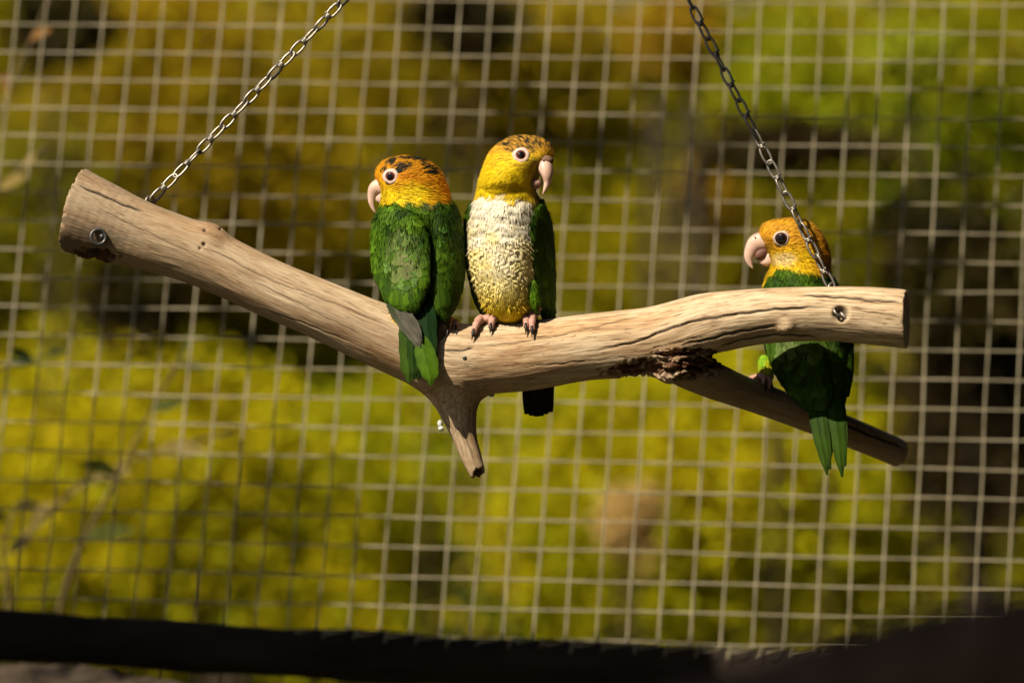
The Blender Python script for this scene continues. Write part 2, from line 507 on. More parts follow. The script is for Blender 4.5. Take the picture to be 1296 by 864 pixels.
def weed(label, pts, y, r0, leaves, colr, seed, mat=M_STEM):
    root = empty('dry_weed', P(*pts[0], y), label, 'weed')
    pp = spline(np.array([P(a, b, y + 0.01 * i) for i, (a, b) in enumerate(pts)]), 14)
    obj('stem', *tube(pp, np.linspace(r0, r0 * .45, 14) * .6, n=7), mat, root)
    for (a, b, ang, ln) in leaves:
        c = P(a, b, y); d = np.array([math.cos(ang), -0.2, math.sin(ang)]); w = norm(np.cross(d, [0.2, 1, 0.1]))
        ln = ln * .5; path = [c + d * ln * t + np.array([0, 0, -0.25 * ln * t * t]) for t in np.linspace(0, 1, 6)]
        wd = ln * 0.16 * np.sin(np.pi * np.linspace(0.08, 1, 6)) + 0.0004
        v = np.concatenate([[p - w * q, p + w * q + np.array([0, 0.002, 0])] for p, q in zip(path, wd)])
        f = [(2 * i, 2 * i + 1, 2 * i + 3, 2 * i + 2) for i in range(5)]
        obj('leaf', v, f, M_LEAF, root, attrs={'Col': np.tile(colr, (12, 1))})
    return root


weed('tall dry stem leaning right behind the lower left of the mesh', [(55, 860), (90, 720), (150, 600), (232, 445)], 1.15, 0.005,
     [(150, 600, 2.6, .10), (232, 448, 1.2, .07), (228, 455, -.2, .06), (110, 680, .4, .12), (190, 520, .5, .09)], (0.10, 0.11, 0.02), 1)
weed('pale dry stalk lying across the lower left of the mesh', [(20, 690), (110, 610), (190, 575), (300, 545)], 1.25, 0.005,
     [(110, 610, .5, .12), (200, 572, .3, .12), (40, 670, 1.1, .1)], (0.32, 0.24, 0.07), 2)
weed('reddish dry stem crossing the top left corner of the mesh', [(-20, 190), (10, 120), (40, 50), (75, -30)], 1.15, 0.004,
     [(10, 120, 1.7, .07), (40, 50, .7, .06)], (0.30, 0.15, 0.04), 3)
weed('beige dry stalk at the left edge beside the cut end of the perch', [(-30, 275), (0, 240), (30, 212), (60, 185)], 1.2, 0.006,
     [(0, 240, .7, .08), (30, 212, .9, .06)], (0.34, 0.24, 0.07), 4)
weed('dark green sprig at the left edge behind the mesh', [(-20, 480), (20, 455), (60, 450), (75, 440)], 1.15, 0.003,
     [(10, 460, .3, .07), (40, 452, 2.6, .06), (60, 450, .5, .05)], (0.03, 0.05, 0.012), 5)
weed('dark withered stem low at the left edge behind the mesh', [(-10, 860), (10, 760), (5, 690), (20, 640)], 1.15, 0.005,
     [(10, 700, .8, .08), (8, 660, 2.4, .08), (20, 640, .3, .06)], (0.06, 0.045, 0.015), 6)

# ------------------------------------------------------------------ wire mesh
MK = 1.05
MU = np.array([.02936, -.0027, -.0005]) * MK          # one cell to the right  (x, depth, up)
MV = np.array([-.00213, -.00625, -.02793]) * MK       # one cell down
MO = np.array([-.49272, 3.81, .31446]) * MK - np.array([0, D, 0])


def MP(c, r, off=0.0):
    return MO + MU * c + MV * r + np.array([0, off, 0])


fence = empty('wire_fence', MP(16, 22), 'welded square wire mesh panel of grey galvanised wire behind the perch', 'wire mesh')
WR = 0.00096
for c in range(-14, 50):
    pts = np.array([MP(c + 0.016 * rng.normal(), r, -WR * 1.0 + 0.0006 * rng.normal()) for r in np.linspace(-5, 28, 14)])
    obj('wire', *tube(spline(pts, 40), WR * (1.0 + 0.06 * rng.normal()), n=7, ref=(0.1, 1, 0)), M_WIRE, fence)
for r in range(-5, 28):
    pts = np.array([MP(c, r + 0.014 * rng.normal(), WR * 0.9 + 0.0006 * rng.normal()) for c in np.linspace(-14.4, 49.4, 22)])
    obj('wire', *tube(spline(pts, 44), WR * 0.92, n=7, ref=(0.1, 1, 0)), M_WIRE, fence)
wd = MB()
for c in range(-14, 50):
    for r in range(-5, 28):
        p = MP(c, r)
        wd.add(*ellipsoid(p, [(1, 0, 0), (0, 1, 0), (0, 0, 1)], (WR * 1.45, WR * 1.6, WR * 1.45), 6, 4))
tag(wd.build('weld', M_WIRE, fence), kind='stuff')

ym = float(MP(16, 22)[1])
# the dark pole the mesh is tied to
pole = empty('fence_pole', P(648, 838, ym - .035), 'dark round pole running along the bottom of the mesh', 'pole')
pp = np.array([P(a, b, ym - .035) for a, b in ((-520, 776), (0, 804), (330, 824), (650, 840), (950, 853), (1500, 880), (1860, 900))])
pp = spline(pp, 50)
v, f = tube(pp, 0.0245 + 0.0012 * np.sin(np.arange(50) * 1.3), n=22)
v = v + 0.0016 * fbm(v * [14, 60, 60], 3)[:, None] * norm(v - np.array([0, ym - .035, 0]) * 1 - np.stack([v[:, 0], 0 * v[:, 0], 0 * v[:, 0]], 1) + 1e-9)
obj('pole_wood', v, f, M_POLE, pole)
for i, c in enumerate(range(12, 33)):
    a = MP(c, 21.5 + .02 * (c - 16), -.004)
    x, y_ = toPX(a)
    ytop = float(np.interp(x, [0, 330, 650, 950, 1500], [777, 796, 812, 825, 852]))
    dp = ym - .062
    k = rng.normal(size=4)
    q = spline(np.array([P(x + 1, ytop - 12, ym - .01), P(x - 1, ytop - 4, dp + .012), P(x - 12 + 3 * k[0], ytop - 1 + k[1], dp - .001), P(x - 26 + 3 * k[2], ytop + 0, dp - .001)]), 12)
    obj('wire_tie', *tube(q, WR * .8, n=6, ref=(.1, .3, 1)), M_WIRE, fence)
    q = spline(np.array([P(x + 14, ytop - 6, dp + .012), P(x + 11, ytop + 2, dp + .001), P(x + 9 + k[3], ytop + 9 + 2 * k[1], dp - .002)]), 8)
    obj('wire_end', *tube(q, WR * .75, n=6, ref=(.1, .3, 1)), M_WIRE, fence)


def rough_log(name, label, cat, pts, mat, amp, partname, nn=90, seg=40, sc=40):
    pts = np.asarray(pts, float)
    sp = spline(pts, nn)
    root = empty(name, sp[nn // 2, :3], label, cat)
    v, f = tube(sp[:, :3], sp[:, 3], n=seg, ref=(0.05, 1, 0.1))
    ctr = np.concatenate([np.repeat(sp[:, :3], seg, 0), sp[:1, :3], sp[-1:, :3]])
    v = v + norm(v - ctr) * (amp * fbm(v * sc * [.5, 1, 1], 4))[:, None]
    obj(partname, v, f, mat, root)
    return root


yl = ym - 0.10
rough_log('log', 'rough grey-brown bark log in the bottom left corner', 'log',
          [(*P(-120, 886, yl), .03), (*P(20, 880, yl), .029), (*P(120, 884, yl), .026), (*P(260, 902, yl), .024)], M_LOGBARK, .006, 'bark', 90, 44, 60)
yf = -1.6
rough_log('fallen_log', 'blurred dark brown log rising in the bottom right foreground', 'log',
          [(*P(760, 985, yf), .030), (*P(970, 943, yf), .032), (*P(1100, 898, yf), .035), (*P(1220, 882, yf), .037), (*P(1420, 850, yf), .037)], M_BROWN, .0035, 'bark', 80, 36, 40)


# ------------------------------------------------------------------ perch
def rows(a):
    return np.array([[*P(x, y, d * 1e-3), r * S(d * 1e-3)] for x, y, r, d in a])


MAIN = rows([(48, 244, 56, 0), (97, 268, 53, 0), (165, 293, 43.5, 0), (243, 319, 39, 1), (333, 361, 36, 1), (420, 398, 37, 0), (490, 428, 40, 0), (560, 453, 43, 0),
             (642, 452, 44.5, 0), (740, 440, 42, 0), (832, 430, 43.5, 0), (898, 410, 39.5, 0), (960, 400, 36, 0), (1040, 397, 35, 0), (1110, 401, 37, 0), (1200, 409, 37, 0)])
STUB = rows([(568, 462, 40, 0), (576, 500, 29, 0), (582, 528, 21.5, -1), (588, 552, 16, -2), (597, 579, 13.5, -3), (606, 603, 10.5, -4)])
LOWER = rows([(846, 444, 34, 4), (880, 468, 27, 14), (920, 488, 21.5, 35), (960, 503, 20, 62), (1010, 522, 20, 92), (1075, 547, 19, 130), (1165, 585, 17.5, 180)])
mainS, stubS, lowS = spline(MAIN, 110), spline(STUB, 24), spline(LOWER, 60)
H = 0.0019
lo = np.array([P(70, 0)[0], -.045, P(0, 640)[2]]); hi = np.array([P(1175, 0)[0], .21, P(0, 195)[2]])
dims = np.ceil((hi - lo) / H).astype(int)


def chain_sdf(sp):
    F = np.full(dims, 0.05, np.float32)
    for a, b in zip(sp[:-1], sp[1:]):
        m0 = np.minimum(a[:3], b[:3]) - max(a[3], b[3]) - .03; m1 = np.maximum(a[:3], b[:3]) + max(a[3], b[3]) + .03
        i0 = np.clip(np.floor((m0 - lo) / H).astype(int), 0, dims); i1 = np.clip(np.ceil((m1 - lo) / H).astype(int), 0, dims)
        if (i1 <= i0).any(): continue
        g = [lo[k] + np.arange(i0[k], i1[k]) * H for k in range(3)]
        X, Y, Z = g[0][:, None, None] - a[0], g[1][None, :, None] - a[1], g[2][None, None, :] - a[2]
        d = b[:3] - a[:3]; dd = d @ d
        t = np.clip((X * d[0] + Y * d[1] + Z * d[2]) / dd, 0, 1)
        dist = np.sqrt((X - t * d[0]) ** 2 + (Y - t * d[1]) ** 2 + (Z - t * d[2]) ** 2) - (a[3] + t * (b[3] - a[3]))
        s = (slice(i0[0], i1[0]), slice(i0[1], i1[1]), slice(i0[2], i1[2]))
        F[s] = np.minimum(F[s], dist)
    return F


def smin(a, b, k):
    h = np.clip(0.5 + 0.5 * (b - a) / k, 0, 1)
    return b + (a - b) * h - k * h * (1 - h)


F = smin(chain_sdf(mainS), chain_sdf(stubS), .016)
F = smin(F, chain_sdf(lowS), .010)
GG = [lo[k] + np.arange(dims[k]) * H for k in range(3)]


def plane_cut(F, p, n, amp=0):
    n = norm(n)
    d = (GG[0][:, None, None] - p[0]) * n[0] + (GG[1][None, :, None] - p[1]) * n[1] + (GG[2][None, None, :] - p[2]) * n[2]
    return np.maximum(F, d.astype(np.float32))


def bump_sphere(F, p, r, k):
    d = np.sqrt((GG[0][:, None, None] - p[0]) ** 2 + (GG[1][None, :, None] - p[1]) ** 2 + (GG[2][None, None, :] - p[2]) ** 2) - r
    return smin(F, d.astype(np.float32), k)


F = bump_sphere(F, P(264, 304, -.004), .0130, .010)      # an old knot
F = bump_sphere(F, P(995, 414, -.019), .005, .006)
F = bump_sphere(F, P(850, 462, -.014), .016, .008)
F = plane_cut(F, P(97, 250, 0), (-.95, .12, .25))
F = np.maximum(F, np.where((GG[2][None, None, :] < P(0, 560)[2]) & (GG[0][:, None, None] < P(720, 0)[0]), plane_cut(np.full(dims, -9., np.float32), P(607, 604, 0), (.42, -.35, -.84)), -9.))
Fl = plane_cut(F, P(1148, 404, 0), (.96, -.22, .0))
# the right-hand cut only takes the main arm, the lower arm has its own
xi = np.arange(dims[2])
zsplit = int((P(0, 470)[2] - lo[2]) / H)
F2 = plane_cut(F, P(1140, 574, .165), (.85, .35, -.30))
F = np.concatenate([F2[:, :, :zsplit], Fl[:, :, zsplit:]], 2)
V0, Q0 = surface_nets(F, lo, H)
me = bpy.data.meshes.new('tmp'); me.from_pydata(V0.tolist(), [], Q0.tolist())
to = bpy.data.objects.new('tmp', me); COL.objects.link(to)
md = to.modifiers.new('s', 'SUBSURF'); md.levels = 1; md.render_levels = 1; md.subdivision_type = 'SIMPLE'
dg = bpy.context.evaluated_depsgraph_get(); em = to.evaluated_get(dg).to_mesh()
V = np.empty(len(em.vertices) * 3, np.float32); em.vertices.foreach_get('co', V); V = V.reshape(-1, 3).astype(float)
N = np.empty(len(em.vertices) * 3, np.float32); em.vertices.foreach_get('normal', N); N = N.reshape(-1, 3).astype(float)
Q = np.empty(len(em.polygons) * 4, np.int32); em.loops.foreach_get('vertex_index', Q); Q = Q.reshape(-1, 4)
to.evaluated_get(dg).to_mesh_clear(); bpy.data.objects.remove(to); bpy.data.meshes.remove(me)


def nearest_chain(V, sp):
    best = np.full(len(V), 9.0); bi = np.zeros(len(V), int)
    for i in range(0, len(V), 20000):
        d = np.linalg.norm(V[i:i + 20000, None] - sp[None, :, :3], axis=2) - sp[None, :, 3] * .9
        bi[i:i + 20000] = d.argmin(1); best[i:i + 20000] = d.min(1)
    s = np.r_[0, np.cumsum(np.linalg.norm(np.diff(sp[:, :3], axis=0), axis=1))]
    T = norm(np.gradient(sp[:, :3], axis=0)); A = norm(np.cross(T, [0, 1, 0])); B = np.cross(A, T)
    d = V - sp[bi, :3]
    return best, np.stack([s[bi] + (d * T[bi]).sum(1), (d * A[bi]).sum(1), (d * B[bi]).sum(1)], 1)


b1, g1 = nearest_chain(V, mainS); b2, g2 = nearest_chain(V, stubS); b3, g3 = nearest_chain(V, lowS)
g2 += [1.3, .2, 0]; g3 += [2.7, .4, 0]
G = np.where((b2 < b1 - .002)[:, None], g2, g1); G = np.where((b3 < np.minimum(b1, b2) - .002)[:, None], g3, G)
vx, vy = toPX(V)
front = N[:, 1] < 0.25
# relief along the grain
V = V + N * (0.0008 * fbm(G * [14, 45, 45], 2, 3) + 0.00018 * fbm(G * [40, 420, 420], 3, 9))[:, None]
crack_shade = np.zeros(len(V))
CR = [([(98, 233), (120, 243), (150, 256), (182, 268)], 1.6, .0022), ([(240, 308), (275, 320), (333, 350), (402, 376), (448, 394), (506, 420)], 0.8, .0009),
      ([(598, 440), (640, 435), (702, 425), (756, 413), (813, 399)], 0.9, .0011), ([(560, 442), (580, 444), (600, 440)], 1.3, .0015),
      ([(745, 446), (763, 442), (813, 430), (850, 415), (887, 405), (925, 399), (969, 393), (1016, 389.6), (1050, 389)], 1.7, .0026),
      ([(1010, 374), (1050, 375), (1085, 378), (1120, 381), (1146, 383)], 1.3, .0018), ([(1060, 533), (1085, 543), (1110, 553), (1146, 568)], 1.8, .0028),
      ([(862, 437), (900, 428), (930, 421), (985, 412)], 1.6, .0016), ([(820, 443), (860, 432), (900, 424)], 0.8, .0009),
      ([(905, 441), (950, 428), (1000, 424), (1040, 428)], 1.5, .0014), ([(120, 262), (200, 300), (260, 330)], .7, .0006),
      ([(300, 345), (380, 385), (470, 430)], .7, .0006), ([(330, 390), (400, 415), (450, 436)], .8, .0007), ([(650, 466), (720, 459), (800, 452)], .8, .0008),
      ([(1080, 392), (1110, 396), (1140, 402)], .9, .0009), ([(585, 540), (592, 560), (602, 585)], .8, .0006)]
for pl, w, dep in CR:
    pl = np.array(pl, float)
    pl = spline(np.c_[pl, np.zeros(len(pl))], 60)[:, :2]
    pl[:, 1] += 0.9 * np.sin(pl[:, 0] * .21) * np.cos(pl[:, 0] * .083)
    box = front & (vx > pl[:, 0].min() - 8) & (vx < pl[:, 0].max() + 8) & (vy > pl[:, 1].min() - 8) & (vy < pl[:, 1].max() + 8)
    I = np.where(box)[0]
    if not len(I): continue
    p = np.c_[vx[I], vy[I]]
    dmin = np.full(len(I), 99.0); tt = np.zeros(len(I))
    for k in range(len(pl) - 1):
        a, b = pl[k], pl[k + 1]; d = b - a; t = np.clip(((p - a) @ d) / (d @ d), 0, 1)
        q = np.linalg.norm(p - a - t[:, None] * d, axis=1); m = q < dmin; dmin[m] = q[m]; tt[m] = (k + t[m]) / len(pl)
    fade = np.clip(np.minimum(tt, 1 - tt) * 7, 0.15, 1)
    amt = np.exp(-(dmin / (w * .62 + .25)) ** 2) * fade
    V[I] -= N[I] * (.7 * dep * amt)[:, None]
    crack_shade[I] = np.maximum(crack_shade[I], np.clip(amt * (1.25 if w > 1 else .75), 0, 1))
# holes: eye bolt seat, knots, torn bark under the fork, rotten corner
for hx, hy, hr, dep in ((1064, 397, 9, .006), (259, 291, 2.2, .002), (258, 309, 2.6, .002), (253, 314.5, 1.8, .0015), (279, 289.5, 1.5, .0015)):
    d = np.hypot(vx - hx, vy - hy) / hr
    a = np.where(front, np.exp(-d ** 4), 0)
    V -= N * (dep * a)[:, None]; crack_shade = np.maximum(crack_shade, a * .95)
torn = np.zeros(len(V))
for hx, hy, rx, ry in ((850, 466, 62, 13), (900, 457, 42, 11), (800, 470, 34, 9), (118, 325, 30, 10), (870, 447, 40, 6), (608, 601, 8, 9)):
    torn = np.maximum(torn, np.clip(1.35 - ((vx - hx) / rx) ** 2 - ((vy - hy) / ry) ** 2 + .7 * fbm(V * [260, 260, 260], 3, 5), 0, 1))
torn = np.where(front | (N[:, 2] < -.3), torn, 0) * (V[:, 1] < .03)
V += N * (torn * (-.0036 + .0045 * fbm(V * [90, 300, 380], 3, 21)))[:, None]
weather = np.clip(np.interp(vx, [60, 140, 300, 480, 620, 760], [.9, .75, .48, .28, .12, .0]) + .3 * vnoise(G * [10, 40, 40], 4), 0, 1)
weather = np.where(b3 < np.minimum(b1, b2), .75, weather)
rim = np.clip(1 - np.abs((V - P(97, 250, 0)) @ norm([-.95, .12, .25]) + .001) / .003, 0, 1) * (vx < 130)
V += N * (rim * np.minimum(0, .0014 * fbm(V * 260, 2, 77)))[:, None]
end_shade = np.clip(1.2 - ((vx - 112) / 48) ** 2 - ((vy - 304) / 22) ** 2 + .5 * vnoise(G * [30, 120, 120], 8), 0, 1) * front  # shade under the left end, put into the wood colour
crack_shade = np.maximum(crack_shade, .5 * end_shade)
endcut = np.clip(((V - P(93, 250, 0)) @ norm([-.95, .12, .25]) + .0012) / .001, 0, 1)
perch = empty('perch_branch', P(575, 480), 'bleached bare forked branch hung on two chains as a bird perch', 'branch')
obj('wood', V, Q, M_WOOD, perch, attrs={'grain': G, 'crack_shade': crack_shade, 'torn': torn, 'weather': weather})
wbvh = BVHTree.FromPolygons([tuple(x) for x in V], [tuple(int(i) for i in q) for q in Q[::1]])


def wood_hit(px, py, from_y=-1.0):
    o = P(px, py, from_y); c = np.array([0, -D, 0]); d = norm(o - c)
    h = wbvh.ray_cast(Vector(o), Vector(d))
    return (np.array(h[0]), np.array(h[1])) if h[0] is not None else (P(px, py), np.array([0, -1., 0]))


# splinters along the torn bark
mbx = 0
for (x0, y0, x1, y1, w) in ((826, 447, 846, 443, 3), (848, 455, 898, 447, 5), (888, 448, 902, 458, 4), (775, 468, 800, 474, 3), (880, 462, 905, 461, 3), (822, 470, 842, 482, 5), (860, 472, 880, 468, 4)):
    a, _ = wood_hit(x0, y0); b, _ = wood_hit(x1, y1)
    a = a + [0, -.002, 0]; b = b + [0, -.0035, 0]
    pts = spline(np.array([a, a * .5 + b * .5 + [0, -.0025, .0006], b]), 8)
    v, f = tube(pts, w * .5 * PX * np.array([.5, .9, 1.1, .8, 1.05, .9, .6, .15]), w * .3 * PX, n=6)
    v = v + .0006 * rng.normal(size=v.shape)
    o = obj('splinter', v, f, M_WOOD, perch, attrs={'grain': v * [1, 1, 1], 'torn': np.full(len(v), .55), 'crack_shade': np.zeros(len(v)), 'weather': np.zeros(len(v))})
# metal fittings
p, n_ = wood_hit(125, 300)
eb = obj('eye_bolt', *torus(p + [0.0, -.0035, 0], (.25, -1, .12), 9.3 * PX, 2.3 * PX), M_IRON, perch)
obj('bolt_shank', *tube(np.array([p + [.002, .004, 0], p + [.003, -.003, .0005]]), 3.2 * PX, n=10), M_IRON, eb)
p, n_ = wood_hit(1064, 396)
eb = obj('eye_bolt', *torus(P(1061, 395, p[1] - .003), (.55, -.45, .6), 7.2 * PX, 1.9 * PX), M_STEEL, perch)
obj('bolt_shank', *tube(np.array([P(1062, 396, p[1] + .006), P(1065, 397, p[1] - .002), P(1075, 408, p[1] - .004)]), np.array([2.6, 2.6, 1.7]) * PX, n=9), M_STEEL, eb)
for (x, y, d) in ((190, 256, .016), (1053, 366, .012)):
    obj('eye_bolt', *torus(P(x, y, d), (.7, -.6, 0), 7.5 * PX, 1.7 * PX), M_STEEL, perch)
p = P(557, 536, .006)
mbq = MB(); mbq.add(*ellipsoid(p, [(1, 0, 0), (0, 1, 0), (0, 0, 1)], (3.4 * PX, 3.4 * PX, 5 * PX), 12, 8)); mbq.add(*ellipsoid(p + [.0008, -.001, -.004], [(1, 0, 0), (0, 1, 0), (0, 0, 1)], (3.8 * PX, 3.6 * PX, 3.2 * PX), 12, 8))
M_WHITE = mat_simple('bird_lime', (0.2, 0.19, 0.17), (0.85, 0.83, 0.78), 500, 0.8)
mbq.build('bolt_end', M_WHITE, perch)
p, n_ = wood_hit(622, 500)
obj('dropping', *ellipsoid(p, [(1, 0, 0), n_, (0, 0, 1)], (4 * PX, 1.2 * PX, 2.3 * PX), 12, 8), M_WHITE, perch)
p, n_ = wood_hit(588, 453)
obj('screw_head', *ellipsoid(p, [(1, 0, 0), n_, (0, 0, 1)], (2.8 * PX, 1.4 * PX, 2.8 * PX), 12, 8), M_IRON, perch)


# ------------------------------------------------------------------ chains
def link_mesh(p):
    """double-loop link along +z, centre at the knot, pitch p"""
    mb = MB(); r = .00112
    for sgn, ang in ((1, 0.0), (-1, 1.15)):
        hh = p * .5 + .0013; w = .0034
        pts = []
        for k in range(29):
            t = 2 * np.pi * k / 28
            z = hh * (0.5 - 0.5 * math.cos(t)); x = w * math.sin(t) * (1.12 if abs(math.sin(t)) < .8 else 1.0)
            x = w * np.sign(math.sin(t)) * abs(math.sin(t)) ** .62
            pts.append((x * math.cos(ang), x * math.sin(ang), sgn * z))
        mb.add(*tube(np.array(pts), r, n=7, ref=(-math.sin(ang), math.cos(ang), .02), caps=True))
    hel = [(.0021 * math.cos(t), .0021 * math.sin(t), -.0019 + .0038 * t / (5 * np.pi)) for t in np.linspace(0, 5 * np.pi, 36)]
    mb.add(*tube(np.array(hel), r * .95, n=7, ref=(0, 0, 1)))
    mb.add(*tube(np.array([(.0019, 0, .0018), (.0034, .0004, .0022), (.0042, .0006, .0012)]), r * .9, n=6, ref=(0, .9, .3)))
    return mb


def chain(label, a, b, pitch, twist0, seed):
    r = np.random.default_rng(seed)
    a = np.asarray(a); b = np.asarray(b)
    n = int(round(np.linalg.norm(b - a) / pitch)); pitch = np.linalg.norm(b - a) / n
    root = empty('chain', a, label, 'chain', 'chains holding the perch')
    first = None
    d = Vector(norm(b - a)); q0 = d.to_track_quat('Z', 'Y')
    for i in range(n):
        c = a + (b - a) * (i + .5) / n
        if first is None:
            o = link_mesh(pitch).build('link', M_STEEL, root, origin=None)
            first = o
        else:
            o = first.copy(); link(o, root)
        # mesh is modelled round the world origin: place it
        o.matrix_parent_inverse.identity()
        o.location = tuple(c - a)
        from mathutils import Quaternion, Matrix
        o.rotation_mode = 'QUATERNION'
        o.rotation_quaternion = q0 @ Quaternion((0, 0, 1), twist0 + .12 * i + .30 * r.normal())
        ORIG[o] = np.zeros(3)
    # undo the origin shift applied by obj()
    me = first.data; co = np.empty(len(me.vertices) * 3, np.float32); me.vertices.foreach_get('co', co)
    co = (co.reshape(-1, 3) + a.astype(np.float32)).ravel(); me.vertices.foreach_set('co', co); me.update()
    return root


HOOK = P(718, -295, .10)
cl = chain('metal link chain rising from the thick left end of the perch', P(192, 254, .016), HOOK, 45 * PX, .3, 3)
cr = chain('metal link chain hanging in front of the single parrot at the right end', P(1053, 364, .012), HOOK + [.004, 0, 0], 44 * PX, 1.0, 4)
ring = empty('ceiling_hook', HOOK, 'steel ring and hook above the perch where both chains meet', 'hook')
obj('ring', *torus(HOOK + [0, 0, .004], (0, 1, .1), .010, .0016), M_STEEL, ring)
obj('shank', *tube(spline(np.array([HOOK + [0, .003, .011], HOOK + [.008, .003, .016], HOOK + [.004, .003, .03], HOOK + [0, .003, .06], HOOK + [0, .003, .12]]), 18), .0018, n=8, ref=(0, 1, .05)), M_STEEL, ring)


# ------------------------------------------------------------------ birds
def loft(secs, y0, nr=64, ns=48, power=2.0):
    """rows (py, xL, xR, depth mm, half depth mm, turn deg) at depth y0: closed surface, verts and faces"""
    s = np.array([list(r) + [0] * (6 - len(r)) for r in secs], float)
    q = np.linspace(0, 1, nr)
    pyi = s[0, 0] + (s[-1, 0] - s[0, 0]) * (q * .9 + .1 * (0.5 - 0.5 * np.cos(np.pi * q)))
    c = [pchip(s[:, 0], s[:, k], pyi) for k in range(1, 6)]
    th = np.linspace(0, 2 * np.pi, ns, endpoint=False)
    sc = S(y0); v = []
    for i in range(nr):
        hw = max((c[1][i] - c[0][i]) * .5 * sc, .0006); ry = max(c[3][i] * 1e-3, .0006); a = math.radians(c[4][i])
        rx = math.sqrt(max(hw * hw - (ry * math.sin(a)) ** 2, (hw * .25) ** 2)) / math.cos(a)
        cx = ((c[0][i] + c[1][i]) * .5 - 648) * sc; cy = y0 + c[2][i] * 1e-3
        ct, st = np.cos(th), np.sin(th)
        if power != 2.0:
            ct = np.sign(ct) * abs(ct) ** (2 / power); st = np.sign(st) * abs(st) ** (2 / power)
        ex, ey = rx * ct, ry * st
        v.append(np.stack([cx + ex * math.cos(a) - ey * math.sin(a), cy + ex * math.sin(a) + ey * math.cos(a), np.full(ns, (432 - pyi[i]) * sc)], 1))
    top = v[0].mean(0) + [0, 0, .0006]; bot = v[-1].mean(0) - [0, 0, .0006]
    f = [(i * ns + j, (i + 1) * ns + j, (i + 1) * ns + (j + 1) % ns, i * ns + (j + 1) % ns) for i in range(nr - 1) for j in range(ns)]
    f += [(nr * ns, j, (j + 1) % ns) for j in range(ns)] + [(nr * ns + 1, (nr - 1) * ns + (j + 1) % ns, (nr - 1) * ns + j) for j in range(ns)]
    return np.concatenate(v + [top[None], bot[None]]), f


def bvh_of(v, f):
    return BVHTree.FromPolygons([tuple(x) for x in v], [tuple(q) for q in f])


def sample_surface(v, f, density, r):
    tri = np.array([t for q in f for t in ((q[0], q[1], q[2]),) + (((q[0], q[2], q[3]),) if len(q) == 4 else ())])
    a, b, c = v[tri[:, 0]], v[tri[:, 1]], v[tri[:, 2]]
    n = np.cross(b - a, c - a); ar = np.linalg.norm(n, axis=1) * .5
    k = int(ar.sum() * density)
    t = r.choice(len(tri), k, p=ar / ar.sum())
    u, w = r.random(k), r.random(k); m = u + w > 1; u[m], w[m] = 1 - u[m], 1 - w[m]
    return a[t] + (b - a)[t] * u[:, None] + (c - a)[t] * w[:, None], norm(n[t])


class Plume:
    def __init__(self): self.v = []; self.f = []; self.c = []; self.u = []; self.n = 0
    VR = np.array([0, .35, .7, .92, 1.0]); UR = np.array([-1, 0, 1.0])
    def add(self, bvh, pos, nrm, dirs, ln, wd, cols, lift, base=-.0002, shape=(.45, .95, 1.0, .62, .12), curl=0.0, tipdark=0.0, r=None):
        T = norm(dirs - nrm * (dirs * nrm).sum(1, keepdims=True)); Bn = np.cross(nrm, T)
        for i in range(len(pos)):
            sd = random.random() * 50
            for j, vv in enumerate(self.VR):
                for k, uu in enumerate(self.UR):
                    q = pos[i] + T[i] * (ln[i] * (vv - .25 + (-.06 if uu and vv > .6 else 0))) + Bn[i] * (wd[i] * .5 * shape[j] * uu)
                    h = bvh.find_nearest(Vector(q))
                    off = base + lift[i] * vv ** 1.6 + (.045 * wd[i] if uu == 0 else 0) - curl * max(0, vv - .8) * lift[i] * 3
                    if h[0] is None: self.v.append(q)
                    else: self.v.append(np.array(h[0]) + np.array(h[1]) * off)
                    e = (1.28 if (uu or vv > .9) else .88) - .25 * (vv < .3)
                    self.c.append(cols[i] * e); self.u.append((uu * .5 + .5, vv, sd))
            for j in range(4):
                for k in range(2):
                    a = self.n + j * 3 + k
                    self.f.append((a, a + 1, a + 4, a + 3))
            self.n += 15
    def build(self, name, parent):
        o = obj(name, np.array(self.v), list(self.f), M_FEA, parent, attrs={'Col': np.array(self.c), 'FUV': np.array(self.u)})
        return tag(o, kind='stuff')


